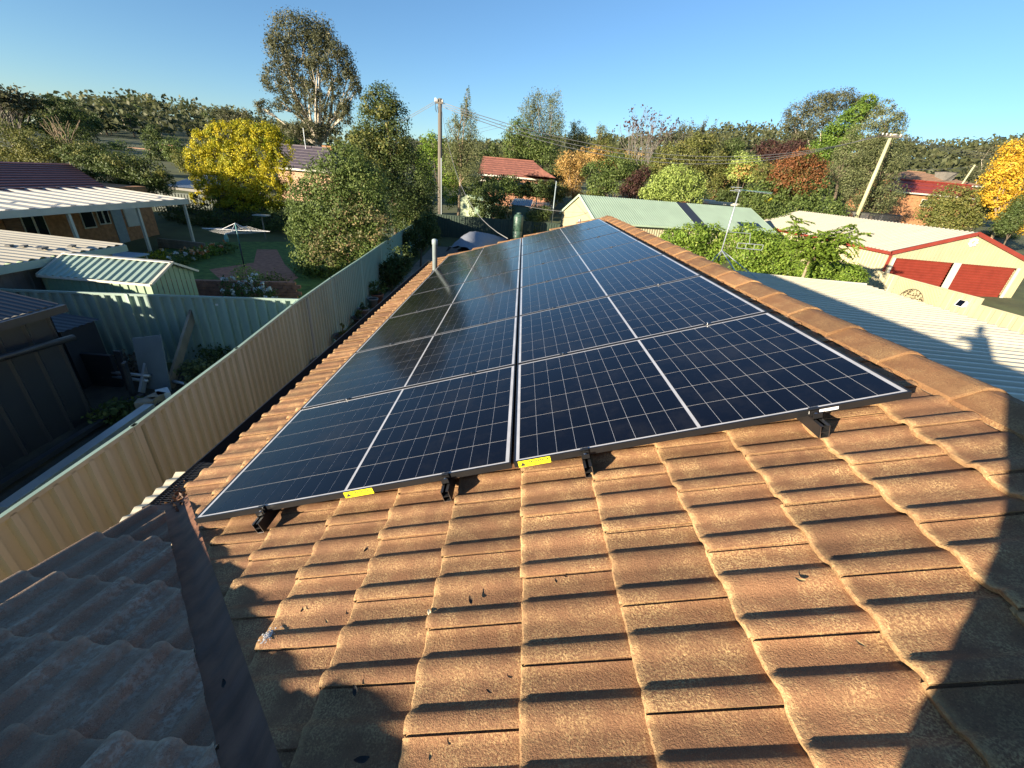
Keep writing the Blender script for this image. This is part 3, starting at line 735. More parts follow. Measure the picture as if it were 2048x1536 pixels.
mb = MB(); mb.box((gx0-.06, GYF-.02, 0), (gx0-.02+.09, GYF+.06, gzx-.15)); mb.build('downpipe', MAT['maroon'], gar)
mb = MB(); mb.bar((gpk, GYF-.1, gzp+.03), (gpk, GYB, gzp+.03), 0.28, 0.03); mb.build('ridge_flashing', MAT['white_steel'], gar)
mb = MB(); c0 = aty(1946, 484, GYF-.02)
for k in range(7): an = k*.9; mb.lathe((c0[0]+.17*math.cos(an), GYF-.05, c0[2]+.17*math.sin(an)-.08), [(.05, 0), (.09, .05), (.05, .12)], 6)
mb.build('wall_ornament', MAT['white_label'], gar)

# ================================================================== green roofed shed
rot = math.radians(17); ax = Vector((math.cos(rot), math.sin(rot), 0)); ay = Vector((-math.sin(rot), math.cos(rot), 0))
s0 = V3(onz(1193, 441, 2.55)); sl_ = 15.2; hw = 3.1
pk = aty(1132, 387, (s0+ay*hw).y); szp = pk[2]; sz = 2.55
gs = tag(empty('green_shed', (s0.x, s0.y, 0)), 'long cream steel shed with pale green corrugated roof and one dark strip', 'shed')
def sp(a, b, z): p = s0 + ax*a + ay*b; return (p.x, p.y, z)
nr = 78
def roofseg(a0, a1, n, mat, nm):
    corr_roof(sp(a0, -.25, sz-.1), sp(a1, -.25, sz-.1), sp(a1, hw, szp), sp(a0, hw, szp), n, 0.022).build(nm, mat, gs, True)
roofseg(-.1, 8.0, 42, MAT['green_steel'], 'roof_slope'); roofseg(8.9, sl_, 32, MAT['green_steel'], 'roof_slope')
mb = MB(); mb.quad(sp(8.0, -.25, sz-.085), sp(8.9, -.25, sz-.085), sp(8.9, hw, szp+.015), sp(8.0, hw, szp+.015)); mb.build('roof_light', MAT['charcoal_steel'], gs)
mb = MB(); mb.quad(sp(-.1, hw, szp), sp(sl_, hw, szp), sp(sl_, 2*hw+.2, sz-.1), sp(-.1, 2*hw+.2, sz-.1)); mb.build('roof_slope', MAT['green_steel'], gs)
A_ = sp(0, 0, 0); B_ = sp(sl_-.1, 0, 0)
profile_sheet(B_, A_, 0, sz-.1, 0.2, 0.025).build('front_wall', MAT['cream_wall'], gs)
mb = MB(); mb.poly([sp(0, 0, 0), sp(0, 0, sz-.03), sp(0, hw, szp-.03), sp(0, 2*hw, sz-.03), sp(0, 2*hw, 0)]); mb.build('gable_wall', MAT['cream_wall'], gs)
mb = MB(); mb.poly([sp(sl_-.1, 0, 0), sp(sl_-.1, 0, sz-.03), sp(sl_-.1, hw, szp-.03), sp(sl_-.1, 2*hw, sz-.03), sp(sl_-.1, 2*hw, 0)]); mb.build('end_wall', MAT['cream_wall'], gs)
for b0, b1 in ((0, hw), (2*hw+.2, hw)):
    mb = MB(); mb.bar(sp(-.12, b0-.25 if b0 == 0 else b0, sz-.13), sp(-.12, b1, szp-.02), 0.03, 0.16); mb.build('barge_board', MAT['green_steel'], gs)
mb = MB(); mb.bar(sp(-.1, -.32, sz-.13), sp(sl_, -.32, sz-.13), 0.12, 0.12); mb.build('gutter', MAT['green_steel'], gs)
mb = MB(); mb.box((-.5, -.02, 0), (.5, .02, .6)); 
w = mb.build('window', MAT['green_wall'], gs); w.parent = None; w.matrix_parent_inverse.identity(); w.matrix_basis = Matrix.Translation(V3(sp(-.03, 1.2, 1.35))) @ Matrix.Rotation(rot+math.pi/2, 4, 'Z'); m_ = w.matrix_basis.copy(); wparent(w, gs); w.matrix_basis = m_
sg = V3(sp(-.06, 2.6, 2.15)); mb = MB()
for k in range(20):
    t0, t1 = 2*math.pi*k/20, 2*math.pi*(k+1)/20
    for r0, r1, mi in ((0, .19, 0), (.19, .24, 1)):
        def q(r, t): p = sg + ay*(r*math.cos(t)); return (p.x, p.y, p.z+r*math.sin(t))
        mb.quad(q(r0, t0), q(r1, t0), q(r1, t1), q(r0, t1), mi)
def qq(a, b): p = sg + ay*(-a) - ax*.01; return (p.x, p.y, p.z+b)
mb.poly([qq(-.13, -.1), qq(-.08, -.1), qq(-.08, .02), qq(-.0, -.07), qq(.08, .02), qq(.08, -.1), qq(.13, -.1), qq(.13, .12), qq(.08, .12), qq(0, .02), qq(-.08, .12), qq(-.13, .12)], 2)
material('navy_ink', (0.02, 0.025, 0.08), 0.5, 0.05, 5)
so_ = mb.build('round_sign', [MAT['white_label'], MAT['navy_ink'], MAT['navy_ink']], gs)
# small panels and skylight on the green roof
mb = MB(); a0 = 12.2
mb.hexa([sp(a0, .3, sz+.12), sp(a0+2.0, .3, sz+.12), sp(a0+2.0, .9, sz+.36), sp(a0, .9, sz+.36), sp(a0, .3, sz+.2), sp(a0+2.0, .3, sz+.2), sp(a0+2.0, .9, sz+.44), sp(a0, .9, sz+.44)])
sk = mb.build('solar_collector', MAT['window_glass']); tag(sk, 'small dark collector panel lying low on the green shed roof', 'solar panel')
# cream box building behind it
cb = tag(empty('flat_roof_shed', tuple(aty(1430, 420, 44)*np.array([1, 1, 0]))), 'small cream box shed with white flat roof behind the green shed', 'shed')
a = aty(1418, 405, 44); b = aty(1496, 410, 44)
mb = MB(); 
profile_sheet((b[0], 44), (a[0], 44), 0.8, a[2]-.1, 0.25, 0.03).build('front_wall', MAT['cream_wall'], cb)
mb = MB(); mb.box((a[0], 44.05, .8), (b[0], 48, a[2]-.1)); mb.build('body', MAT['cream_wall'], cb)
mb = MB(); mb.box((a[0]-.2, 43.7, a[2]-.1), (b[0]+.25, 48.2, a[2]+.12)); mb.build('roof', MAT['off_white'], cb)
bb = tag(empty('brick_outbuilding', tuple(aty(1390, 400, 47)*np.array([1, 1, 0]))), 'orange brick outbuilding with pale roof edge behind the green shed', 'building')
a2 = aty(1364, 397, 46); b2 = aty(1420, 402, 46)
mb = MB(); mb.box((a2[0], 46.1, .8), (b2[0]+.5, 49.5, a2[2]-.15)); mb.build('wall', MAT['orange_brick'], bb)
mb = MB(); mb.box((a2[0]-.15, 45.85, a2[2]-.15), (b2[0]+.5, 49.7, a2[2]+.12)); mb.build('roof', MAT['off_white'], bb)

# ================================================================== neighbour on the left with the white verandah
VX = -15.2
nh = tag(empty('brick_house', (-20, 15, 0)), 'brick house with maroon tiled roof behind the white verandah', 'house')
material('maroon_tile', (0.13, 0.035, 0.032), 0.6, 0.2, 4, bump=0.3, bscale=14)
e0 = atx(0, 428, VX); e1 = atx(370, 396, VX); zv = (e0[2]+e1[2])/2
vy0 = 6.0; vy1 = e1[1]; wallx = -19.2
HR = 24
ver = tag(empty('verandah', (VX, 14, 0)), 'long white flat verandah roof on slender posts along the brick house', 'verandah')
nb = 17
for k in range(5):             # roof sheets side by side
    ya = vy0+(vy1-vy0)*k/5; yb = vy0+(vy1-vy0)*(k+1)/5-.004
    corr_roof((VX, ya, zv), (VX, yb, zv), (wallx-1.2, yb, zv+.30), (wallx-1.2, ya, zv+.30), 4, 0.05, False, 8).build('roof_sheet', MAT['verandah_white'], ver)
mb = MB(); mb.box((VX-.02, vy0, zv-.2), (VX+.1, vy1+.05, zv+.03)); mb.build('gutter', MAT['off_white'], ver)
mb = MB(); mb.box((wallx-1.2, vy1, zv-.18), (VX, vy1+.05, zv+.05)); mb.build('end_beam', MAT['off_white'], ver)
for px_, py_ in ((132, 418), (271, 406), (369, 399), (-160, 440)):
    p = atx(px_, py_, VX); mb = MB(); mb.box((VX-.05, p[1]-.05-(.12 if px_ == 369 else 0), 0), (VX+.05, p[1]+.05-(.12 if px_ == 369 else 0), zv-.15)); mb.build('post', MAT['off_white'], ver)
for yy in (9.0, 13.5): 
    mb = MB(); mb.box((wallx+.5, yy, zv-.1), (VX-.02, yy+.06, zv-.02)); mb.build('rafter', MAT['off_white'], ver)
mb = MB(); mb.box((-30, 4, 0), (wallx, float(atx(308, 430, wallx)[1]), zv+.22)); mb.build('wall', MAT['orange_brick'], nh)
def wall_open(y0, y1, z0, z1, nm, fr=MAT['off_white'], gl=MAT['window_glass'], mull=1):
    mb = MB(); mb.box((wallx+.005, y0, z0), (wallx+.05, y1, z1)); f = mb.build(nm, fr, nh)
    n = mull+1; w = (y1-y0)/n
    for k in range(n):
        mb = MB(); mb.box((wallx+.03, y0+k*w+.05, z0+.06), (wallx+.06, y0+(k+1)*w-.05, z1-.06)); mb.build('pane', gl, f)
def ywall(px_, py_): return float(atx(px_, py_, wallx)[1])
wall_open(ywall(48, 460), ywall(100, 470), 0.1, 2.15, 'sliding_door', mull=1)
wall_open(ywall(162, 440), ywall(188, 440), 0.9, 2.15, 'window', mull=0)
wall_open(ywall(192, 430), ywall(216, 430), 1.0, 2.15, 'window', mull=1)
wall_open(ywall(248, 430), ywall(280, 440), 0.75, 2.2, 'window', gl=MAT['off_white'], mull=0)
mb = MB(); mb.box((wallx+.004, ywall(225, 440), 0), (wallx+.04, ywall(246, 440), 2.1)); mb.build('door', MAT['pvc_grey'], nh)
mb = MB(); mb.box((wallx+.01, ywall(6, 445), .9), (wallx+.05, ywall(44, 455), 1.9)); tag(mb.build('wall_art', MAT['rusty_iron']), 'rusty square wall art on the brick wall under the verandah', 'wall art')
rz0 = zv+.28; xe_ = wallx+.5
ec_ = atx(218, 378, xe_); ry1 = float(ec_[1]); rz0 = float(ec_[2]); rt = atx(138, 327, -24.5); rzt = float(rt[2]); RYE = float(rt[1])
mb = MB(); xr_ = -24.5; xe = wallx+.5
mb.quad((xe, 2, rz0), (xe, ry1, rz0), (xr_, RYE, rzt), (xr_, 2, rzt)); mb.tri((xe, ry1, rz0), (-31, ry1, rz0), (xr_, RYE, rzt)); mb.quad((xr_, 2, rzt), (xr_, RYE, rzt), (-31, ry1, rz0), (-31, 2, rz0))
rf = mb.build('roof', MAT['maroon_tile'], nh)
for k in range(1, 12):         # tile courses on the facing slope
    t = k/12; mb = MB(); 
    a = Vector((xe+(xr_-xe)*t, 2, rz0+(rzt-rz0)*t)); b = Vector((xe+(xr_-xe)*t, ry1+(RYE-ry1)*t, rz0+(rzt-rz0)*t)); mb.bar(a, b, 0.08, 0.05); mb.build('tile_course', MAT['maroon_tile'], rf)
p = aty(167, 330, 14.0); mb = MB(); q = V3((-22.0, 14.2, rz0+1.35)); mb.tube([q, q+Vector((0, 0, .75))], .06, 8); mb.build('flue', MAT['off_white'], rf, True)
q = V3((-23.5, 7.6, rz0+1.5)); mb = MB(); mb.tube([q, q+Vector((0, 0, .5))], .05, 8); mb.build('flue', MAT['off_white'], rf, True)
# outdoor furniture in the shade
def bench(name, label, x, y, rz, mat):
    r = tag(empty(name, (x, y, 0), (0, 0, rz)), label, 'chair')
    def pt(nm, lo, hi):
        mb = MB(); mb.box(lo, hi); me = mb.mesh(nm); me.materials.append(mat); o = bpy.data.objects.new(nm, me); col.objects.link(o); o.parent = r
    pt('seat', (-.35, -.3, .38), (.35, .3, .44)); pt('backrest', (-.35, .26, .44), (.35, .32, .95))
    for sx in (-.32, .28):
        for sy in (-.28, .26): pt('leg', (sx, sy, 0), (sx+.04, sy+.04, .38))
material('grey_cushion', (0.22, 0.23, 0.25), 0.8, 0.1, 4)
bench('garden_chair', 'grey outdoor chair in the shade under the verandah', -16.6, 14.6, 0.4, MAT['grey_cushion'])
tb = tag(empty('patio_table', (-14.0, 12.0, 0)), 'pale blue patio table beside the verandah post', 'table')
material('pale_blue', (0.35, 0.42, 0.48), 0.5, 0.08, 3)
tp = V3(onz(245, 508, 0.75)); mb = MB(); mb.box((tp.x-.7, tp.y-.45, .70), (tp.x+.7, tp.y+.45, .75)); mb.build('top', MAT['pale_blue'], tb)
for sx in (-.6, .6):
    for sy in (-.38, .38): mb = MB(); mb.box((tp.x+sx-.025, tp.y+sy-.025, 0), (tp.x+sx+.025, tp.y+sy+.025, .70)); mb.build('leg', MAT['off_white'], tb)

# ================================================================== carport with flat roof
cp = tag(empty('carport', (-11.5, 8.5, 0)), 'flat white ribbed carport roof beside the green garden shed', 'carport')
c0 = V3(onz(235, 489, 2.1)); c1 = V3(onz(0, 536, 2.1))
xa = (c0.x+c1.x)/2
corr_roof((xa, 4.0, 2.1), (xa, c0.y, 2.1), (xa-4.2, c0.y+.0, 2.22), (xa-4.2, 4.0, 2.22), 26, 0.04, False).build('roof_sheet', MAT['white_steel'], cp)
mb = MB(); mb.box((xa-.03, 4.0, 1.93), (xa+.05, c0.y+.04, 2.1)); mb.build('fascia', MAT['fence_teal'], cp)
mb = MB(); mb.box((xa-4.2, c0.y, 1.95), (xa, c0.y+.05, 2.12)); mb.build('fascia', MAT['fence_teal'], cp)
material('shed_grey', (0.16, 0.15, 0.13), 0.7, 0.15, 3)
profile_sheet((xa-.25, c0.y-.2), (xa-.25, 4.4), 0, 1.95, 0.3, 0.02).build('wall', MAT['shed_grey'], cp)
mb = MB(); mb.box((xa-4.1, c0.y-.25, 0), (xa-.25, c0.y-.2, 1.95)); mb.build('end_wall', MAT['green_wall'], cp)
for px_, py_, wq in ((85, 495, .13), (18, 490, .07), (143, 491, .10), (47, 491, .08)):
    q = V3(onz(px_, py_, 2.2)); mb = MB(); mb.box((q.x-.05, q.y-wq, 2.165), (q.x+.05, q.y+wq, 2.21), rz=.3); tag(mb.build('loose_brick', MAT['shed_grey']), 'grey block weighing down the flat white carport roof, %s' % {85: 'the biggest', 18: 'the leftmost', 143: 'the rightmost', 47: 'beside the biggest'}[px_], 'block', 'blocks lying on the carport roof')

# ================================================================== green garden shed
gd = tag(empty('garden_shed', (-8.3, 8.7, 0)), 'small pale green steel garden shed with ribbed gable roof', 'shed')
ga = V3(onz(72, 550, 1.8)); gb = V3(onz(304, 568, 1.8)); gy = (ga.y+gb.y)/2; gx_0, gx_1 = ga.x, gb.x
ry_ = gy+.78; rzr = 2.14
corr_roof((gx_0, gy, 1.8), (gx_1, gy, 1.8), (gx_1, ry_, rzr), (gx_0, ry_, rzr), 15, 0.03, False, 8).build('roof_slope', MAT['fence_teal'], gd)
corr_roof((gx_1, 2*ry_-gy, 1.8), (gx_0, 2*ry_-gy, 1.8), (gx_0, ry_, rzr), (gx_1, ry_, rzr), 15, 0.03, False, 8).build('roof_slope', MAT['fence_teal'], gd)
for a, b in (((gx_0, gy), (gx_0, ry_)), ((gx_1, gy), (gx_1, ry_)), ((gx_0, 2*ry_-gy), (gx_0, ry_)), ((gx_1, 2*ry_-gy), (gx_1, ry_))):
    mb = MB(); mb.bar((a[0], a[1], 1.8), (b[0], b[1], rzr+.02), 0.06, 0.05); mb.build('barge_capping', MAT['off_white'], gd)
mb = MB(); mb.bar((gx_0, gy-.02, 1.78), (gx_1, gy-.02, 1.78), 0.04, 0.05); mb.build('eave_trim', MAT['off_white'], gd)
mb = MB(); mb.bar((gx_0, ry_, rzr+.03), (gx_1, ry_, rzr+.03), 0.14, 0.02); mb.build('ridge_capping', MAT['off_white'], gd)
profile_sheet((gx_1-.08, gy+.08), (gx_0+.08, gy+.08), 0, 1.78, 0.2, 0.02).build('front_wall', MAT['green_wall'], gd)
mb = MB(); n = 9
for k in range(n):
    a = gy+.08+(2*(ry_-gy)-.16)*k/n; b = gy+.08+(2*(ry_-gy)-.16)*(k+1)/n-.02
    def rz_(y): return rzr-.03-(abs(y-ry_))*(rzr-1.8)/(ry_-gy)
    mb.quad((gx_1-.07, a, 0), (gx_1-.07, b, 0), (gx_1-.07, b, rz_(b)), (gx_1-.07, a, rz_(a))); mb.quad((gx_1-.085, b, 0), (gx_1-.085, b+.021, 0), (gx_1-.085, b+.021, rz_(b)), (gx_1-.085, b, rz_(b)))
mb.build('gable_wall', MAT['green_wall'], gd)
mb = MB(); mb.quad((gx_0+.07, gy, 0), (gx_0+.07, 2*ry_-gy, 0), (gx_0+.07, 2*ry_-gy, 1.8), (gx_0+.07, gy, 1.8)); mb.build('back_wall', MAT['green_wall'], gd)

# ================================================================== charcoal shed
ds = tag(empty('charcoal_shed', (-7.5, 3, 0)), 'dark charcoal steel shed in shade with ribbed roof and gutter', 'shed')
dc = V3(onz(118, 609, 2.2)); dx, dy = dc.x, dc.y
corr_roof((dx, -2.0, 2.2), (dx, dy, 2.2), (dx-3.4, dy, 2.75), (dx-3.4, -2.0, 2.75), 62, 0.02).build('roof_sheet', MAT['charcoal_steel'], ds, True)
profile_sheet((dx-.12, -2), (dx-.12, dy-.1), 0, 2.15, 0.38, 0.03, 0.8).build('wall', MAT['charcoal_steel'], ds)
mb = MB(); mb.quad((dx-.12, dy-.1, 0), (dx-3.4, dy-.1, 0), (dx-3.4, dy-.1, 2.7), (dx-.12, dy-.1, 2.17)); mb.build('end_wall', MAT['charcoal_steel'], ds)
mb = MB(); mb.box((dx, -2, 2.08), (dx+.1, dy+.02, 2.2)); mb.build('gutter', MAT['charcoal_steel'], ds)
wa = atx(0, 716, dx+.12); wb = atx(147, 675, dx+.12)
mb = MB(); mb.tube([V3(wa)+(V3(wa)-V3(wb))*.8, V3(wb)], .055, 10); mb.build('rolled_awning', MAT['gutter_dark'], ds, True)
# lean-to box beyond it
lt = tag(empty('lean_to', (dx-.5, dy+.9, 0)), 'low dark lean to roof between charcoal shed and teal fence', 'shed')
lq = V3(onz(168, 650, 1.3))
corr_roof((lq.x, lq.y-.5, 1.3), (lq.x, lq.y+.35, 1.3), (lq.x-1.5, lq.y+.35, 1.42), (lq.x-1.5, lq.y-.5, 1.42), 6, .02, False).build('roof_sheet', MAT['charcoal_steel'], lt)
mb = MB(); mb.box((lq.x-1.4, lq.y-.42, 0), (lq.x-.08, lq.y+.3, 1.28)); mb.build('wall', MAT['charcoal_steel'], lt)
# white corrugated strip below our gutter
st_ = tag(empty('awning_strip', (-0.95, .5, 0)), 'short cream corrugated awning strip tucked under the gutter by the valley', 'awning')
corr_roof((-1.0, .10, 2.40), (-1.0, .98, 2.40), (-.52, .98, 2.46), (-.52, .10, 2.46), 9, .022).build('sheet', MAT['patio_steel'], st_, True)

# ================================================================== building junk in the left yard
material('weathered_timber', (0.24, 0.20, 0.155), 0.85, 0.25, 4, stretch=(1, 1, .2), bump=.2, bscale=40)
material('blue_grey_board', (0.17, 0.20, 0.22), 0.6, 0.1, 2)
material('galvanised', (0.42, 0.45, 0.48), 0.45, 0.12, 2, metal=.5)
material('pale_sheet', (0.50, 0.53, 0.56), 0.7, 0.1, 3)
b0 = V3(onz(340, 775, .05)); t0 = V3(atx(389, 615, b0.x-.25))
mb = MB(); mb.bar(b0, t0, .2, .06, up=(1, 0, 0)); tag(mb.build('leaning_beam', MAT['weathered_timber']), 'long grey timber beam leaning up against the teal fence', 'beam')
b0 = V3(onz(283, 785, .05)); t0 = V3(atx(300, 690, b0.x-.1)); mb = MB(); mb.bar(b0, t0, .12, .05, up=(1, 0, 0)); tag(mb.build('leaning_post', MAT['galvanised']), 'thin steel post leaning beside the blue grey board', 'post')
c = V3(onz(318, 775, .02)); mb = MB(); mb.hexa([(c.x-.33, c.y-.05, .0), (c.x+.33, c.y-.1, .0), (c.x+.33, c.y-.07, .0), (c.x-.33, c.y-.02, .0), (c.x-.36, c.y+.15, 1.08), (c.x+.3, c.y+.12, 1.22), (c.x+.3, c.y+.15, 1.22), (c.x-.36, c.y+.18, 1.08)])
tag(mb.build('leaning_board', MAT['blue_grey_board']), 'blue grey board standing upright among the junk', 'board')
for i, (px_, py_, h_) in enumerate(((262, 780, .9), (268, 795, .8))):
    c = V3(onz(px_, py_, .02)); mb = MB(); mb.bar(c, c+Vector((.05*i, .02, h_)), .14, .05); tag(mb.build('standing_post', MAT['charcoal_steel']), ('dark square post standing in the junk yard, front one', 'dark square post standing in the junk yard, rear one')[1-i], 'post')
for i in range(9):             # stacked sheets
    c = V3(onz(388+(i % 3)*13, 706-(i//3)*10, .12)); mb = MB(); mb.box((c.x-.33, c.y-.17, .04+.05*(i % 4)), (c.x+.3, c.y+.17, .075+.05*(i % 4)), rz=.5+.15*math.sin(i*2.1)); tag(mb.build('cement_sheet', MAT['pale_sheet']), 'pale flat sheet in the yard heap, %s column, %s' % (('left', 'middle', 'right')[i % 3], ('front', 'middle', 'back')[i//3]), 'sheet', 'pale sheets heaped in the yard')
for i, (p0_, p1_, z, w, h, mt) in enumerate((((5, 1020), (300, 812), .34, .16, .1, 'galvanised'), ((80, 985), (315, 815), .2, .09, .05, 'blue_grey_board'), ((-60, 1010), (285, 790), .12, .1, .08, 'charcoal_steel'), ((60, 1005), (290, 822), .1, .18, .04, 'weathered_timber'))):
    mb = MB(); mb.bar(onz(*p0_, z), onz(*p1_, z), w, h); tag(mb.build('steel_beam', MAT[mt]), ('wide galvanised beam lying along the cream fence', 'thin blue grey beam nearest the cream fence', 'dark beam lying beside the charcoal shed', 'weathered plank under the galvanised beam')[i], 'beam')
for i, (a_, b_) in enumerate((((225, 745), (300, 752)), ((222, 752), (296, 762)), ((335, 760), (372, 768)))):
    mb = MB(); mb.tube([onz(*a_, .35-.1*i), onz(*b_, .35-.1*i)], .035, 8); tag(mb.build('steel_pipe', MAT['galvanised'], None, True), ('galvanised pipe lying across the junk, upper one', 'galvanised pipe lying across the junk, lower one', 'short galvanised pipe by the leaning beam')[i], 'pipe')
c = V3(onz(200, 770, .0)); mb = MB(); mb.box((c.x-.55, c.y-.04, 0), (c.x+.5, c.y+.04, .75)); tag(mb.build('dark_board', MAT['charcoal_steel']), 'dark board on edge beside the charcoal shed', 'board')
c = V3(onz(278, 705, .1)); mb = MB(); mb.lathe((c.x, c.y, 0), [(.2, 0), (.26, .1), (.2, .2), (.08, .24)], 9); tag(mb.build('plastic_bundle', MAT['pale_sheet']), 'crumpled pale plastic bundle behind the dark posts', 'bundle')
for i, (px_, py_) in enumerate(((290, 800), (310, 790), (325, 782))):
    c = V3(onz(px_, py_, .42)); mb = MB(); mb.box((c.x-.14, c.y-.1, .3), (c.x+.14, c.y+.1, .42), rz=.4+i); tag(mb.build('concrete_block', MAT['weathered_timber' if i < 2 else 'pale_sheet']), ('brown block nearest the camera on the beam end', 'brown block in the middle at the beam end', 'pale block farthest at the beam end')[i], 'block')
# spotlight on the teal fence
sp_ = tag(empty('yard_lamp', (-5.6, 7.6, 0)), 'white yard lamp on a thin stake against the teal fence', 'lamp')
q = V3(onz(433, 602, 1.55)); q = V3((q.x, q.y-.05, 1.55)); mb = MB(); mb.tube([(q.x, q.y, 0), (q.x, q.y, 1.5)], .02, 8); mb.build('stake', MAT['white_label'], sp_, True)
mb = MB(); mb.box((q.x-.1, q.y-.08, 1.48), (q.x+.1, q.y+.06, 1.52)); mb.build('bracket', MAT['white_label'], sp_)
mb = MB(); mb.lathe((q.x-.05, q.y, 1.53), [(.03, 0), (.07, .03), (.08, .1), (.04, .14)], 12); mb.build('lamp_head', MAT['black_frame'], sp_, True)

# ================================================================== garden: path, retaining wall, clothesline, roses
bp = [(-9.6, 12.4), (-7.6, 13.2), (-8.0, 16.5), (-9.8, 18.8), (-12.0, 22.2), (-12.9, 21.8), (-11.2, 18.6), (-12.0, 16.6), (-10.6, 15.2)]
pv = sheet('paving', bp, .014, MAT['brick_paving'])
rw = tag(empty('retaining_wall', (-9, 12.5, 0)), 'low red brick retaining wall behind the white roses', 'wall')
wa_, wb_ = V3((-10.9, 12.4, 0)), V3((-6.3, 13.6, 0)); wd = (wb_-wa_).normalized(); wl = (wb_-wa_).length
brick_me = None
for row in range(5):
    nbk = int(wl/.30)
    for i in range(nbk):
        a = wa_ + wd*(i*.30+(.15 if row % 2 else 0)); mb = MB(); mb.bar((a.x, a.y, row*.125+.06), (a.x+wd.x*.285, a.y+wd.y*.285, row*.125+.06), .16, .112)
        if brick_me is None: pass
        o = mb.build('brick', MAT['brick_paving'], rw)
cl = tag(empty('clothesline', (-11, 17.5, 0)), 'rotary clothesline with white arms on a teal pole in the garden', 'clothesline')
cb_ = V3(onz(489, 535, 0)); hz = V3(atx(472, 446, cb_.x)).z; cx_, cy_ = cb_.x, cb_.y
material('teal_pole', (0.10, 0.26, 0.25), 0.4, 0.1, 3)
mb = MB(); mb.tube([(cx_, cy_, 0), (cx_, cy_, hz*.55)], .03, 10); mb.build('lower_pole', MAT['gutter_dark'], cl, True)
mb = MB(); mb.tube([(cx_, cy_, hz*.5), (cx_, cy_, hz)], .024, 10); mb.build('upper_pole', MAT['teal_pole'], cl, True)
az = hz-.28; R_ = 1.35; tips = []
for k in range(4):
    t = math.pi/4*0.3 + k*math.pi/2; e = Vector((cx_+R_*math.cos(t), cy_+R_*math.sin(t), az)); tips.append(e)
    mb = MB(); mb.tube([(cx_, cy_, az-.02), e], .013, 6); mb.tube([(cx_, cy_, hz), Vector((cx_, cy_, az)).lerp(e, .42)], .012, 6); mb.build('arm', MAT['white_label'], cl)
for f_ in (1, .88, .76, .64, .52, .4):
    mb = MB()
    for k in range(4):
        a = Vector((cx_, cy_, az)).lerp(tips[k], f_); b = Vector((cx_, cy_, az)).lerp(tips[(k+1) % 4], f_)
        m__ = (a+b)/2 - Vector((0, 0, .03)); mb.tube([a, m__, b], .0028, 4)
    mb.build('line', MAT['white_label'], cl)
mb = MB(); q = Vector((cx_-.55, cy_, az)); mb.tube([q, q-Vector((0, 0, .22))], .01, 5); mb.lathe((q.x, q.y, az-.55), [(.06, 0), (.1, .12), (.05, .34)], 8); tag(mb.build('peg_bag', MAT['teal_pole']), 'teal peg bag hanging from the clothesline', 'bag')
bt = tag(empty('bird_table', (-11, 23, 0)), 'small bird table on a thin post in the shaded garden', 'bird table')
q = V3(onz(532, 480, 0)); zt_ = V3(atx(525, 431, q.x)).z; mb = MB(); mb.tube([(q.x, q.y, 0), (q.x, q.y, zt_)], .04, 8); mb.build('post', MAT['weathered_timber'], bt); mb = MB(); mb.box((q.x-.4, q.y-.3, zt_), (q.x+.4, q.y+.3, zt_+.05)); mb.build('tray', MAT['pvc_grey'], bt)

gw = tag(empty('garden_edging', tuple(onz(365, 495, 0))), 'low pale sleeper wall edging the bed beyond the verandah post', 'wall')
for k in range(3):
    mb = MB(); a_ = V3(onz(318, 488, .15)); b_ = V3(onz(412, 498, .15)); mb.bar((a_.x, a_.y, .08+.15*k), (b_.x, b_.y, .08+.15*k), .12, .135); mb.build('sleeper', MAT['weathered_timber'], gw)
# ================================================================== pots on the path
material('terracotta', (0.33, 0.125, 0.065), 0.8, 0.15, 6)
material('pot_grey', (0.24, 0.225, 0.20), 0.8, 0.15, 6)
material('pot_dark', (0.07, 0.06, 0.05), 0.8, 0.2, 6)
material('potting_soil', (0.03, 0.024, 0.018), 0.95, 0.3, 20)
pots = [(752, 606, .24, .36, 'terracotta', 'terracotta pot with leafy plant beside the cream fence'), (741, 614, .2, .34, 'pot_grey', 'pale grey pot next to the terracotta pot'), (726, 636, .2, .34, 'pot_grey', 'pale grey pot, second along the cream fence path'), (712, 648, .27, .26, 'pot_dark', 'dark bowl pot, nearest of the close pair by the fence'),
        (671, 688, .3, .3, 'pot_dark', 'dark tub with upright seedling on the path'), (622, 738, .34, .26, 'pot_dark', 'broad dark bowl on the path near the eave'), (556, 800, .3, .26, 'pot_dark', 'dark tub half hidden by the tile edge')]
potpos = []
for i, (px_, py_, r, h, mt, lb) in enumerate(pots):
    c = V3(onz(px_, py_, 0)); 
    fx_ = float(np.interp(c.y, [p[1] for p in fpts], [p[0] for p in fpts])); c.x = max(c.x, fx_+r+.06)
    root = tag(empty('plant_pot', (c.x, c.y, 0)), lb, 'pot', 'pots along the fence path'); potpos.append((c.x, c.y, h, r))
    mb = MB(); mb.lathe((c.x, c.y, .006), [(r*.62, 0), (r*.9, h*.85), (r, h*.86), (r, h), (r*.88, h), (r*.85, h*.9)], 18); mb.build('pot', MAT[mt], root, True)
    mb = MB(); mb.lathe((c.x, c.y, .006), [(r*.84, h*.85), (r*.84, h*.9), (r*.3, h*.93)], 14); mb.build('soil', MAT['potting_soil'], root)

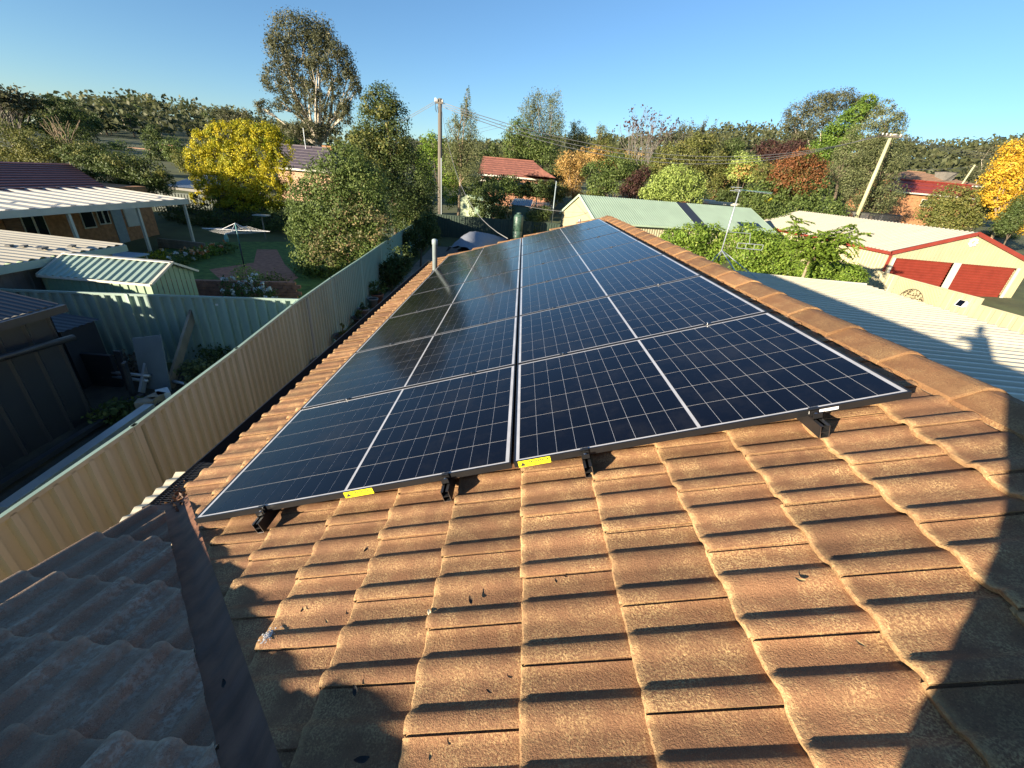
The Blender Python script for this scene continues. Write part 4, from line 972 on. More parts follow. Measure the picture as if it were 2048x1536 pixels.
# ================================================================== vegetation
def leaf_material(name, cols, trans=0.36, rough=0.55):
    m = bpy.data.materials.new(name); m.use_nodes = True; t = m.node_tree; N = t.nodes; Lk = t.links.new; N.clear()
    out = N.new('ShaderNodeOutputMaterial'); at = N.new('ShaderNodeAttribute'); at.attribute_name = 'tint'
    r = N.new('ShaderNodeValToRGB'); e = r.color_ramp.elements
    while len(e) < len(cols): e.new(0.5)
    for i, c in enumerate(cols): e[i].position = i/(len(cols)-1); e[i].color = (*c, 1)
    Lk(at.outputs['Fac'], r.inputs[0])
    p = N.new('ShaderNodeBsdfPrincipled'); p.inputs['Roughness'].default_value = rough; p.inputs['Specular IOR Level'].default_value = 0.25; Lk(r.outputs[0], p.inputs['Base Color'])
    tr = N.new('ShaderNodeBsdfTranslucent'); Lk(r.outputs[0], tr.inputs['Color'])
    mx = N.new('ShaderNodeMixShader'); mx.inputs[0].default_value = trans; Lk(p.outputs[0], mx.inputs[1]); Lk(tr.outputs[0], mx.inputs[2]); Lk(mx.outputs[0], out.inputs[0])
    MAT[name] = m; return m
leaf_material('leaf_gum', [(0.062, 0.072, 0.036), (0.115, 0.120, 0.058), (0.18, 0.16, 0.085)])
leaf_material('leaf_hill', [(0.050, 0.060, 0.026), (0.095, 0.105, 0.044), (0.145, 0.142, 0.066)])
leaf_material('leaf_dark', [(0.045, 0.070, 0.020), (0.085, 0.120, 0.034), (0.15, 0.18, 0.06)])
leaf_material('leaf_mid', [(0.064, 0.099, 0.026), (0.120, 0.168, 0.042), (0.208, 0.248, 0.072)])
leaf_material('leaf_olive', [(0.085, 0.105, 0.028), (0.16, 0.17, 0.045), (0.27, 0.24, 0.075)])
leaf_material('leaf_hedge', [(0.088, 0.152, 0.022), (0.176, 0.272, 0.035), (0.320, 0.384, 0.080)])
leaf_material('leaf_yellow', [(0.16, 0.20, 0.014), (0.44, 0.39, 0.022), (0.66, 0.52, 0.035)])
leaf_material('leaf_amber', [(0.375, 0.225, 0.025), (0.650, 0.413, 0.037), (0.750, 0.525, 0.075)])
leaf_material('leaf_autumn', [(0.237, 0.175, 0.050), (0.475, 0.288, 0.088), (0.650, 0.450, 0.188)])
leaf_material('leaf_lime', [(0.192, 0.256, 0.056), (0.320, 0.400, 0.096), (0.464, 0.528, 0.176)])
leaf_material('leaf_russet', [(0.080, 0.088, 0.024), (0.240, 0.099, 0.040), (0.384, 0.144, 0.064)])
leaf_material('leaf_purple', [(0.035, 0.022, 0.019), (0.080, 0.038, 0.032), (0.144, 0.072, 0.048)])
leaf_material('leaf_cypress', [(0.056, 0.099, 0.016), (0.120, 0.200, 0.029), (0.208, 0.288, 0.048)])
leaf_material('leaf_conifer', [(0.085, 0.105, 0.042), (0.16, 0.18, 0.075), (0.25, 0.25, 0.12)])
leaf_material('leaf_pinkish', [(0.072, 0.099, 0.032), (0.208, 0.176, 0.080), (0.480, 0.296, 0.160)])
leaf_material('leaf_bark', [(0.100, 0.080, 0.060), (0.200, 0.160, 0.120)])
leaf_material('petal_white', [(0.600, 0.600, 0.550), (0.750, 0.750, 0.750)], 0.2)
leaf_material('petal_warm', [(0.450, 0.100, 0.030), (0.650, 0.330, 0.120), (0.700, 0.600, 0.450)], 0.2)
leaf_material('leaf_dry', [(0.050, 0.022, 0.012), (0.110, 0.050, 0.025), (0.170, 0.100, 0.050)], 0.1)
material('bark_white', (0.42, 0.37, 0.29), 0.8, 0.25, 3, second=(0.22, 0.17, 0.12), mixamt=.8)
material('bark_brown', (0.10, 0.075, 0.05), 0.9, 0.25, 4, bump=.4, bscale=25)
material('bark_pale', (0.26, 0.19, 0.12), 0.85, 0.2, 4)
material('bark_grey', (0.16, 0.14, 0.12), 0.85, 0.2, 4)

def leaves_mesh(name, C_, Nrm, size, tint, aspect=0.55, jitter=0.8):
    n = len(C_)
    rnd = rng.normal(size=(n, 3)); nr = Nrm + rnd*jitter; nr /= np.linalg.norm(nr, axis=1, keepdims=True)+1e-9
    a = rng.normal(size=(n, 3)); a -= (a*nr).sum(1, keepdims=True)*nr; a /= np.linalg.norm(a, axis=1, keepdims=True)+1e-9
    b = np.cross(nr, a); s = (size*rng.uniform(0.6, 1.35, n))[:, None]
    v = np.empty((n, 4, 3)); v[:, 0] = C_ + a*s*.5; v[:, 1] = C_ + b*s*.5*aspect; v[:, 2] = C_ - a*s*.5; v[:, 3] = C_ - b*s*.5*aspect
    me = bpy.data.meshes.new(name); me.vertices.add(n*4); me.vertices.foreach_set('co', v.reshape(-1)); me.loops.add(n*4)
    me.loops.foreach_set('vertex_index', np.arange(n*4)); me.polygons.add(n); me.polygons.foreach_set('loop_start', np.arange(n)*4); me.polygons.foreach_set('loop_total', np.full(n, 4))
    me.update(); at = me.attributes.new('tint', 'FLOAT', 'POINT'); at.data.foreach_set('value', np.repeat(tint, 4)); return me
def clump_points(lobes, n, clump=0.32, shell=(0.5, 1.0), per=26, up=0.3):
    """lobes: (centre, radii). leaves gathered in clumps near each lobe's surface"""
    area = np.array([(r[0]*r[1]+r[1]*r[2]+r[0]*r[2]) for _, r in lobes]); area = area/area.sum()
    P = []; Nn = []; T = []
    for (c, r), f in zip(lobes, area):
        m = max(30, int(n*f)); k = max(4, m//per); c = np.asarray(c, float); r = np.asarray(r, float)
        d = rng.normal(size=(k, 3)); d /= np.linalg.norm(d, axis=1, keepdims=True); rad = rng.uniform(shell[0], shell[1], (k, 1))**0.6
        cc = d*rad; tcl = rng.normal(0, .20, k)
        idx = rng.integers(0, k, m); off = rng.normal(size=(m, 3))*clump*0.5
        q = cc[idx] + off; P.append(c + q*r); nn = q*.8 + off*2.4 + np.array([0, 0, up]); nn /= np.linalg.norm(nn, axis=1, keepdims=True)+1e-9; Nn.append(nn)
        T.append(np.clip(0.42 + tcl[idx] + rng.normal(0, .10, m), 0, 1))
    return np.vstack(P), np.vstack(Nn), np.concatenate(T)
def lobes_from_px(px, Y, dep=0.8):
    out = []
    for (x, y, rx, ry) in px:
        c = aty(x, y, Y); s = scale_at(c); c = c + np.array([0, rng.uniform(-.35, .35)*rx*s, 0])
        out.append((c, (rx*s, rx*s*dep, ry*s)))
    return out
def limb(mb, a, b, r0, r1, bend=0.12, seg=6, n=5):
    a = V3(a); b = V3(b); L = (b-a).length; pts = []
    o = Vector((random.uniform(-1, 1), random.uniform(-1, 1), random.uniform(-.2, .4)))*bend*L
    for i in range(n+1): t = i/n; pts.append(a.lerp(b, t) + o*math.sin(math.pi*t)*(1-t*.3))
    mb.tube(pts, [r0+(r1-r0)*i/n for i in range(n+1)], seg)
def tree(name, label, Y, px, leaf='leaf_mid', n=6000, leafpx=5.5, clump=.34, shell=(.45, 1), per=24, bark='bark_brown', base=None, cat='tree', group=None, dep=.8, aspect=.55, trunk_r=None, limbs=True, up=.3, jitter=.5, parts=None, fork=.45):
    n = int(n*1.75); leafpx = leafpx*.72; lobes = lobes_from_px(px, Y, dep); cx = np.mean([c[0] for c, _ in lobes]); 
    if base is not None: bx, by = aty(base[0], base[1], Y)[0], Y
    else: bx, by = cx, Y
    bz = gz(bx, by); root = tag(empty(name, (bx, by, bz)), label, cat, group)
    P, Nn, T = clump_points(lobes, n, clump, shell, per, up)
    keep = P[:, 2] > bz+.05; P, Nn, T = P[keep], Nn[keep], T[keep]
    sc = scale_at((cx, Y, 5)); me = leaves_mesh('crown', P, Nn, leafpx*sc, T, aspect, jitter); me.materials.append(MAT[leaf]); o = bpy.data.objects.new('crown', me); col.objects.link(o); wparent(o, root)
    if parts:
        for nm, lf, pxs, nn_, lp in parts:
            lb2 = lobes_from_px(pxs, Y-.5, dep); P, Nn, T = clump_points(lb2, nn_, clump, shell, per, up); me = leaves_mesh(nm, P, Nn, lp*sc, T, aspect, jitter); me.materials.append(MAT[lf]); o = bpy.data.objects.new(nm, me); col.objects.link(o); wparent(o, root)
    top = max(c[2] for c, _ in lobes); H = max(1.0, top-bz); r = trunk_r or max(.06, H*.016)
    mb = MB(); f = Vector((bx, by, bz-.1)); k = Vector((bx+(cx-bx)*fork, by, bz+H*fork)); limb(mb, f, k, r, r*.7, .03, 8)
    if limbs:
        for c, rr in lobes:
            c2 = V3(c); st = f.lerp(k, random.uniform(.75, 1.0)) if c2.z > k.z else f.lerp(k, random.uniform(.4, .9)); limb(mb, st, c2, r*.5, r*.12, .12, 6)
            for _ in range(3): e = c2 + Vector((random.gauss(0, .45)*rr[0], random.gauss(0, .45)*rr[1], random.gauss(.1, .4)*rr[2])); limb(mb, st.lerp(c2, .75), e, r*.18, r*.05, .1, 4, 3)
    tk = mb.build('trunk', MAT[bark], root, True)
    return root
def bare_tree(name, label, Y, base, top, spread, bark, n0=5, depth=5, r0=.12, leaf=None, leafn=0, leafpx=4, lean=0.0, group=None):
    b = aty(base[0], base[1], Y); t = aty(top[0], top[1], Y); bx, by = b[0], Y; bz = min(b[2], gz(bx, by)+3); root = tag(empty(name, (bx, by, bz)), label, 'tree', group)
    bz = gz(bx, by); H = t[2]-bz; mb = MB(); tips = []
    def grow(p, d, L, r, k):
        e = p + d*L; mid_ = (p+e)/2 + Vector((random.gauss(0, .05), random.gauss(0, .05), 0))*L; mb.tube([p, mid_, e], [r, r*.85, r*.68], 5 if k > 1 else 4, cap=False)
        if k == 0: tips.append(e); return
        for i in range(3 if k > 2 else 2):
            dd = (d + Vector((random.gauss(0, spread), random.gauss(0, spread*.7), random.gauss(.16, .12)))).normalized(); grow(e, dd, L*random.uniform(.66, .85), r*.64, k-1)
    f = Vector((bx, by, bz)); L0 = H*.24
    mb.tube([f-Vector((0, 0, .2)), f+Vector((0, 0, H*.2))], [r0*1.2, r0], 6)
    for i in range(n0):
        d = Vector((math.cos(i*2.4)*spread*1.1+lean, math.sin(i*2.4)*spread*.8, 1)).normalized(); grow(f+Vector((0, 0, H*.2)), d, L0*random.uniform(.85, 1.1), r0*.6, depth-1)
    mb.build('trunk', MAT[bark], root, True)
    if leaf and tips:
        tp = np.array([tuple(tips[random.randrange(len(tips))]) for _ in range(leafn)]) + rng.normal(0, .18, (leafn, 3)); sc = scale_at((bx, Y, 5))
        me = leaves_mesh('crown', tp, rng.normal(size=(leafn, 3)), leafpx*sc, rng.uniform(0, 1, leafn)); me.materials.append(MAT[leaf]); o = bpy.data.objects.new('crown', me); col.objects.link(o); wparent(o, root)
    return root

# --- the tall gum and its neighbours
tree('gum_tree', 'tall white trunked gum tree rising above all the others', 62, [(590, 58, 46, 30), (625, 70, 42, 34), (555, 85, 26, 26), (655, 105, 34, 34), (570, 118, 34, 34), (600, 140, 34, 26), (640, 135, 26, 24), (690, 125, 22, 32), (545, 160, 26, 24), (585, 180, 26, 24), (665, 165, 24, 24), (706, 160, 16, 26), (620, 180, 22, 22), (640, 210, 24, 22), (680, 205, 22, 24), (712, 178, 12, 16), (560, 205, 22, 14), (600, 222, 22, 18), (525, 215, 18, 16), (655, 245, 26, 20), (690, 232, 18, 20), (625, 262, 34, 18), (585, 262, 30, 16)],
     'leaf_gum', 21000, 5.6, .34, (.35, 1), 30, 'bark_white', (640, 320), up=-.1, trunk_r=.42, fork=.3, aspect=.4)
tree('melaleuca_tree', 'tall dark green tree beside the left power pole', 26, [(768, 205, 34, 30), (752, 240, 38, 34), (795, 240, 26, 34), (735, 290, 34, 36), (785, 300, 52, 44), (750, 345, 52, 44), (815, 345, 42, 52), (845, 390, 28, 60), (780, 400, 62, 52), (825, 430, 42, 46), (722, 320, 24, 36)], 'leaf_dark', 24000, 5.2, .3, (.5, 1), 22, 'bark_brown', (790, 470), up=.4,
     parts=[('sun_painted_crown', 'leaf_olive', [(760, 210, 34, 26), (730, 290, 34, 32), (745, 345, 40, 34), (780, 285, 34, 34), (815, 440, 26, 28)], 5500, 5.0)])  # lighter olive leaves paint sunlight into parts of the dark crown
tree('photinia_bush', 'big green bush with pinkish lower leaves behind the cream fence', 17.5, [(690, 325, 44, 34), (650, 365, 46, 42), (715, 370, 56, 46), (615, 405, 40, 38), (675, 420, 60, 46), (740, 430, 46, 46), (625, 460, 42, 42), (690, 480, 62, 46), (650, 520, 52, 40), (620, 545, 30, 22), (745, 490, 36, 40)], 'leaf_mid', 22000, 7.0, .3, (.5, 1), 18, 'bark_brown', (660, 560), cat='bush', up=.3,
     parts=[('pinkish_leaves', 'leaf_pinkish', [(700, 425, 50, 34), (745, 445, 36, 34), (690, 480, 52, 40), (650, 500, 36, 36)], 3000, 5.2)])
tree('golden_tree', 'bright yellow green round tree behind the clothesline', 29, [(415, 288, 26, 24), (452, 272, 30, 24), (495, 265, 32, 22), (535, 272, 28, 22), (562, 300, 24, 30), (398, 325, 22, 28), (432, 320, 34, 32), (478, 315, 34, 32), (520, 318, 34, 32), (556, 345, 28, 32), (412, 362, 28, 26), (452, 365, 36, 30), (498, 365, 36, 32), (540, 385, 34, 28), (440, 396, 28, 18), (478, 405, 32, 18), (395, 396, 14, 12), (520, 412, 28, 16)], 'leaf_yellow', 30000, 5.0, .22, (.88, 1), 30, 'bark_brown', (480, 440), up=.5)
tree('cypress_tree', 'narrow dark pencil pine before the left hill', 62, [(308, 262, 13, 14), (306, 282, 17, 20), (307, 305, 19, 22), (309, 325, 20, 16)], 'leaf_dark', 2400, 4.6, .3, (.6, 1), 18, base=(308, 345))
tree('camellia_hedge', 'dark glossy hedge with pale flower heads behind the maroon roof', 25, [(165, 310, 34, 20), (205, 318, 36, 22), (255, 330, 40, 24), (300, 345, 36, 28), (225, 350, 46, 22), (280, 368, 46, 18), (180, 338, 30, 16), (325, 365, 22, 22)], 'leaf_dark', 9000, 5.6, .3, (.55, 1), 18, cat='hedge', base=(260, 400), up=.5, parts=[('pale_flowers', 'leaf_olive', [(170, 300, 34, 14), (250, 318, 44, 14), (300, 338, 30, 14)], 1400, 4)])
tree('cedar_tree', 'dark layered cedar at the left edge of the hill', 42, [(120, 205, 34, 10), (150, 225, 30, 14), (135, 250, 38, 16), (165, 262, 32, 18), (150, 285, 40, 18), (170, 305, 38, 16), (110, 290, 30, 22)], 'leaf_dark', 6500, 4.6, .3, (.3, 1), 20, base=(150, 330), up=.5)
bare_tree('bare_tree', 'pale leafless forked tree before the dark cedar', 38, (140, 325), (130, 215), .30, 'bark_pale', 4, 4, .09)
bare_tree('wattle_tree', 'feathery half bare tree at the far left edge', 40, (40, 320), (40, 165), .42, 'bark_grey', 6, 5, .13, 'leaf_gum', 2600, 6, .1)
tree('shrub_mass', 'olive shrubs with yellow tips at the left picture edge', 34, [(20, 285, 40, 36), (70, 290, 34, 30), (110, 300, 34, 22), (20, 320, 44, 20), (80, 318, 40, 16)], 'leaf_olive', 7000, 5.0, .3, (.4, 1), 20, cat='shrub', base=(50, 345))
tree('small_gum', 'thin gum sapling crown above the golden tree', 55, [(470, 240, 26, 14), (450, 228, 16, 12), (490, 232, 14, 14)], 'leaf_gum', 1300, 4.2, .34, (.2, 1), 18, 'bark_white', (470, 280))
# --- centre
tree('light_green_tree', 'light green tree right behind the left power pole', 40, [(865, 285, 24, 18), (855, 320, 26, 30), (895, 330, 24, 36), (900, 380, 26, 30), (850, 360, 20, 30)], 'leaf_hedge', 4500, 5, .34, (.5, 1), 20, base=(880, 430))
tree('casuarina_tree', 'tall slim casuarina with pointed feathery top beside the pole', 38, [(936, 195, 7, 20), (930, 225, 13, 22), (942, 250, 18, 26), (908, 248, 15, 22), (920, 285, 26, 30), (948, 300, 22, 34), (905, 320, 24, 34), (938, 345, 28, 24)], 'leaf_conifer', 6000, 5, .34, (.2, 1), 18, 'bark_pale', (917, 400), aspect=.3, jitter=1.2)
tree('casuarina_tree', 'broad windswept casuarina above the red roof house', 68, [(1075, 200, 18, 22), (1105, 215, 18, 28), (1060, 225, 22, 26), (1090, 245, 30, 30), (1050, 258, 22, 26), (1110, 270, 22, 30), (1080, 285, 28, 26), (1120, 248, 10, 24)], 'leaf_conifer', 7500, 4.4, .36, (.15, 1), 20, 'bark_grey', (1085, 330), aspect=.3, jitter=1.2)
tree('round_tree', 'dark green round tree left of the windswept casuarina', 64, [(1035, 262, 24, 22), (1025, 290, 24, 22), (1060, 290, 30, 26), (1090, 305, 30, 24), (1045, 310, 34, 16)], 'leaf_mid', 5200, 4.6, .34, (.5, 1), 22, base=(1055, 340))
tree('pine_sapling', 'small dark sapling standing against sky left of red roof', 60, [(988, 292, 8, 12), (985, 308, 13, 14), (970, 312, 12, 10)], 'leaf_dark', 900, 4.4, .36, (.2, 1), 16, base=(985, 330))
tree('poplar_tree', 'thin pale poplar, left one of the two above the autumn trees', 72, [(1150, 258, 13, 16), (1162, 275, 16, 20), (1142, 285, 14, 20), (1165, 300, 16, 16)], 'leaf_olive', 2200, 4.2, .36, (.1, 1), 16, 'bark_pale', (1155, 335), aspect=.35)
tree('poplar_tree', 'thin pale poplar, right one of the two above the autumn trees', 72, [(1202, 262, 12, 14), (1212, 280, 14, 16), (1195, 290, 14, 16), (1218, 300, 16, 12)], 'leaf_olive', 1900, 4.2, .36, (.1, 1), 16, 'bark_pale', (1205, 335), aspect=.35)
tree('autumn_tree', 'orange yellow autumn tree with bare lower twigs beside the green shed', 50, [(1140, 318, 26, 16), (1128, 335, 22, 20), (1155, 350, 26, 24), (1140, 372, 26, 20), (1162, 325, 22, 14), (1150, 388, 18, 10)], 'leaf_autumn', 4200, 4.6, .34, (.2, 1), 16, 'bark_pale', (1147, 410), aspect=.4)
tree('autumn_shrubs', 'mustard coloured autumn foliage behind the green shed', 66, [(1185, 308, 30, 14), (1230, 312, 34, 14), (1200, 322, 40, 14), (1275, 318, 30, 12)], 'leaf_autumn', 3000, 4.2, .34, (.3, 1), 18, base=(1220, 335), parts=[('olive_leaves', 'leaf_olive', [(1215, 312, 44, 16), (1270, 322, 40, 14)], 2200, 4.2)])
tree('green_bush', 'dense mid green bush behind the ridge of the green shed', 44, [(1195, 345, 28, 22), (1235, 335, 34, 24), (1200, 370, 28, 18), (1245, 365, 36, 22), (1275, 345, 26, 24)], 'leaf_mid', 6000, 5, .32, (.55, 1), 20, cat='bush', base=(1225, 395))
tree('purple_shrub', 'dark purple twiggy shrub left of the lime bush', 42, [(1268, 368, 24, 18), (1285, 350, 20, 16), (1258, 385, 22, 12)], 'leaf_purple', 2200, 4.6, .34, (.3, 1), 16, cat='shrub', base=(1270, 400))
bare_tree('bare_tree', 'bare vase shaped tree with a few dark red leaves', 58, (1283, 320), (1288, 218), .30, 'bark_grey', 7, 5, .12, 'leaf_purple', 420, 5, .02)
tree('lime_bush', 'pale lime green domed bush behind the green shed', 40, [(1350, 355, 34, 22), (1325, 372, 32, 22), (1378, 372, 30, 24), (1350, 385, 48, 20), (1300, 388, 20, 12), (1398, 390, 16, 16)], 'leaf_lime', 7000, 5.4, .26, (.8, 1), 16, cat='bush', base=(1350, 405), up=.6)
tree('olive_tree', 'broad olive brown tree behind the lime bush', 56, [(1345, 312, 34, 22), (1390, 300, 36, 24), (1425, 318, 34, 28), (1365, 335, 40, 26), (1415, 350, 40, 30), (1435, 375, 30, 30), (1320, 335, 24, 22), (1400, 282, 28, 14)], 'leaf_olive', 9500, 4.8, .3, (.5, 1), 20, base=(1385, 410))
tree('wispy_gum', 'wispy grey leaved saplings poking above the olive tree', 64, [(1365, 262, 11, 18), (1385, 258, 9, 20), (1405, 255, 10, 18), (1425, 262, 9, 20), (1345, 275, 10, 14), (1395, 278, 34, 10)], 'leaf_gum', 1800, 4.6, .36, (.05, 1), 14, 'bark_grey', (1395, 320), aspect=.35)
tree('dark_tree', 'dark green conifer right of the olive tree', 58, [(1470, 292, 20, 16), (1462, 318, 22, 26), (1452, 350, 20, 30), (1470, 380, 20, 26)], 'leaf_dark', 4500, 4.8, .32, (.5, 1), 18, base=(1462, 410))
tree('yellowish_tree', 'small yellow green tree before a red roof', 54, [(1480, 322, 22, 14), (1500, 330, 22, 16), (1480, 345, 24, 16), (1500, 352, 20, 12)], 'leaf_lime', 2800, 4.6, .34, (.4, 1), 16, base=(1490, 385), parts=[('amber_leaves', 'leaf_autumn', [(1490, 338, 28, 18)], 700, 4.2)])
tree('plum_tree', 'dark purple plum tree before the right hill', 70, [(1545, 298, 28, 16), (1585, 296, 26, 14), (1560, 315, 38, 16), (1600, 308, 18, 14)], 'leaf_purple', 4500, 4.6, .32, (.5, 1), 18, base=(1565, 340))
tree('maple_tree', 'russet topped tree with green lower leaves, centre right', 46, [(1600, 320, 30, 20), (1575, 340, 30, 22), (1630, 340, 28, 22), (1600, 360, 44, 24), (1560, 365, 24, 18)], 'leaf_russet', 6500, 5, .32, (.5, 1), 18, base=(1600, 430), parts=[('green_leaves', 'leaf_mid', [(1545, 385, 34, 26), (1590, 390, 40, 30), (1635, 385, 34, 30), (1530, 410, 34, 22), (1580, 420, 44, 20), (1640, 420, 40, 22)], 7500, 5)])
tree('green_shrub', 'dark green shrubs with a yellow spray behind the antenna mast', 40, [(1500, 395, 28, 22), (1520, 420, 34, 20), (1560, 432, 34, 16), (1490, 420, 20, 16)], 'leaf_mid', 4200, 5, .32, (.5, 1), 18, cat='shrub', base=(1520, 445), parts=[('yellow_spray', 'leaf_yellow', [(1532, 402, 8, 8), (1500, 385, 6, 6)], 120, 4)])
tree('gum_tree', 'wide dark gum crown behind the right power pole', 84, [(1640, 205, 30, 18), (1685, 200, 36, 18), (1600, 225, 26, 20), (1725, 210, 28, 18), (1580, 248, 20, 14), (1640, 235, 34, 20), (1610, 262, 28, 18), (1600, 285, 26, 16), (1740, 225, 20, 16)], 'leaf_gum', 9000, 4.6, .32, (.4, 1), 24, 'bark_white', (1650, 330), up=.2, aspect=.4)
tree('cypress_tree', 'bright green leaning cypress in front of the dark gum', 60, [(1735, 205, 16, 14), (1715, 225, 24, 18), (1695, 248, 28, 20), (1672, 272, 30, 22), (1650, 298, 30, 20), (1690, 280, 34, 26), (1640, 318, 26, 14)], 'leaf_cypress', 8000, 4.8, .28, (.65, 1), 18, base=(1690, 370), up=.5)
tree('conifer_tree', 'big grey green conifer behind the leaning pole', 50, [(1775, 215, 18, 14), (1762, 240, 34, 20), (1790, 250, 22, 22), (1738, 270, 38, 24), (1785, 285, 30, 26), (1715, 305, 42, 26), (1765, 315, 46, 28), (1700, 340, 40, 26), (1750, 350, 50, 30), (1715, 375, 44, 26), (1755, 390, 40, 26), (1735, 415, 44, 14), (1800, 330, 14, 24)], 'leaf_conifer', 16000, 4.8, .28, (.6, 1), 18, base=(1750, 440), up=.3, aspect=.4)
tree('round_bush', 'rounded olive bush before the brick house on the right', 38, [(1905, 395, 34, 22), (1945, 400, 28, 24), (1880, 420, 34, 26), (1925, 430, 44, 28), (1960, 425, 22, 26), (1900, 450, 40, 16)], 'leaf_olive', 8000, 5.2, .28, (.65, 1), 18, cat='bush', base=(1915, 470), up=.4)
tree('amber_tree', 'golden yellow autumn tree at the right picture edge', 36, [(2025, 300, 30, 18), (2050, 320, 40, 26), (2010, 335, 30, 22), (1995, 360, 26, 18), (2040, 365, 40, 26), (2010, 390, 34, 22), (1985, 400, 20, 14), (2040, 410, 36, 22), (1995, 430, 18, 12), (2060, 440, 30, 26)], 'leaf_amber', 9000, 5.2, .3, (.45, 1), 18, 'bark_pale', (1990, 465), up=.2)
tree('dark_shrub', 'dark shrub with pale limbs below the golden autumn tree', 34, [(2030, 440, 24, 22), (2045, 410, 16, 22), (2005, 455, 20, 12)], 'leaf_dark', 2500, 5, .34, (.3, 1), 16, cat='shrub', base=(2025, 475))
tree('gum_tree', 'ragged gum with pale limbs left of the golden autumn tree', 78, [(1965, 305, 22, 10), (1995, 300, 20, 10), (1975, 330, 18, 16), (1960, 350, 22, 12), (1985, 350, 18, 16)], 'leaf_gum', 2600, 4.6, .34, (.3, 1), 18, 'bark_white', (1975, 380))
# --- behind our house
tree('dense_shrub', 'big dark shrub beside the light green shed', 33.5, [(985, 385, 26, 18), (960, 400, 24, 18), (1000, 415, 26, 24), (985, 440, 30, 26), (1010, 455, 22, 20), (955, 425, 18, 22)], 'leaf_dark', 5500, 5.2, .3, (.6, 1), 18, cat='shrub', base=(985, 480))
tree('leafy_shrub', 'leafy green shrub before the verandah of the red roof house', 40, [(940, 372, 26, 16), (970, 365, 22, 16), (1000, 375, 26, 20), (1020, 370, 20, 18), (950, 392, 24, 14)], 'leaf_mid', 3600, 5, .32, (.5, 1), 18, cat='shrub', base=(970, 420))
tree('porch_shrub', 'dark shrubs hiding the porch of the red roof house', 46.5, [(1045, 385, 16, 12), (1062, 380, 16, 14), (1030, 378, 16, 16), (1080, 384, 16, 14), (1100, 380, 14, 18), (1000, 368, 20, 16), (1040, 368, 20, 10), (1075, 370, 18, 10)], 'leaf_dark', 4200, 4.8, .32, (.5, 1), 18, cat='shrub', base=(1060, 400))
tree('tank_shrub', 'dark shrub right of the green water tank', 32.6, [(1075, 430, 22, 18), (1068, 455, 22, 22), (1090, 425, 14, 12)], 'leaf_dark', 2600, 5, .32, (.5, 1), 18, cat='shrub', base=(1075, 478))
tree('pole_shrub', 'yellow green shrub lit by sun left of the power pole foot', 27, [(838, 395, 22, 22), (828, 420, 20, 24), (845, 440, 20, 16), (850, 410, 14, 20)], 'leaf_olive', 2600, 5.4, .32, (.5, 1), 18, cat='shrub', base=(835, 460))
hl = []
for i, (px_, py_, rx, ry) in enumerate([(845, 470, 22, 34), (830, 500, 22, 34), (812, 520, 20, 30), (795, 545, 18, 28), (778, 565, 16, 26), (762, 570, 14, 30), (862, 455, 16, 30)]): pass
tree('fence_hedge', 'dark hedge growing along the cream fence path', 21, [(855, 452, 16, 26), (838, 470, 18, 28), (822, 488, 18, 28), (868, 470, 14, 22)], 'leaf_dark', 4500, 6, .3, (.6, 1), 18, cat='hedge', base=(840, 500))
tree('fence_shrub', 'rounded dark shrub behind the terracotta pot', 15.5, [(772, 555, 22, 26), (790, 540, 20, 28), (806, 522, 18, 28), (765, 580, 14, 18)], 'leaf_dark', 3800, 7, .28, (.6, 1), 18, cat='shrub', base=(785, 590))
# --- right: hedge and feathery tree behind the patio
tree('clipped_hedge', 'bright green hedge behind the patio roof, left of the antenna', 19, [(1350, 478, 28, 18), (1385, 470, 34, 22), (1425, 478, 30, 26), (1375, 498, 40, 22), (1415, 515, 36, 24), (1440, 500, 26, 24)], 'leaf_hedge', 7500, 7, .3, (.6, 1), 18, cat='hedge', base=(1400, 560), up=.4)
tree('clipped_hedge', 'bright green hedge behind the patio roof, right of the antenna', 18, [(1490, 475, 34, 26), (1530, 490, 38, 28), (1565, 500, 30, 24), (1500, 510, 40, 28), (1545, 530, 40, 26), (1580, 530, 26, 22), (1500, 540, 34, 18)], 'leaf_hedge', 8500, 7, .3, (.6, 1), 18, cat='hedge', base=(1530, 570), up=.4)
tree('low_hedge', 'low rounded bush at the corner of the patio roof', 16.5, [(1650, 535, 34, 20), (1690, 545, 32, 18), (1620, 545, 24, 16), (1715, 555, 18, 12)], 'leaf_hedge', 4500, 7, .3, (.6, 1), 18, cat='bush', base=(1665, 575), up=.4)
def frond_tree(name, label, Y, base, tips, leaf):
    b = aty(base[0], base[1], Y); bz = 0; root = tag(empty(name, (b[0], Y, 0)), label, 'tree'); f = Vector((b[0], Y, 0)); top = V3(b); mb = MB(); limb(mb, f, top, .07, .05, .03)
    P = []; Nn = []; T = []
    for (x, y) in tips:
        e = V3(aty(x, y, Y + random.uniform(-.8, .8))); limb(mb, top, e, .03, .008, .08, 5)
        for k in range(22):       # drooping fronds with paired leaflets
            s = top.lerp(e, random.uniform(.3, 1)); d = Vector((random.gauss(0, 1), random.gauss(0, .7), random.gauss(.1, .3))).normalized(); Lf = random.uniform(.45, .8)
            sd = d.cross(Vector((0, 0, 1))).normalized()
            for j in range(26):
                t = j/26; c = s + d*Lf*t - Vector((0, 0, .35*Lf*t*t))
                for q in (-1, 1):
                    w = .14*math.sin(math.pi*(t*.85+.12)); P.append(tuple(c + sd*q*w*.6)); Nn.append((0, 0, 1)); T.append(random.uniform(.25, .75))
    mb.build('trunk', MAT['bark_pale'], root, True)
    me = leaves_mesh('crown', np.array(P), np.array(Nn), .135, np.array(T), .42, .4); me.materials.append(MAT[leaf]); o = bpy.data.objects.new('crown', me); col.objects.link(o); wparent(o, root)
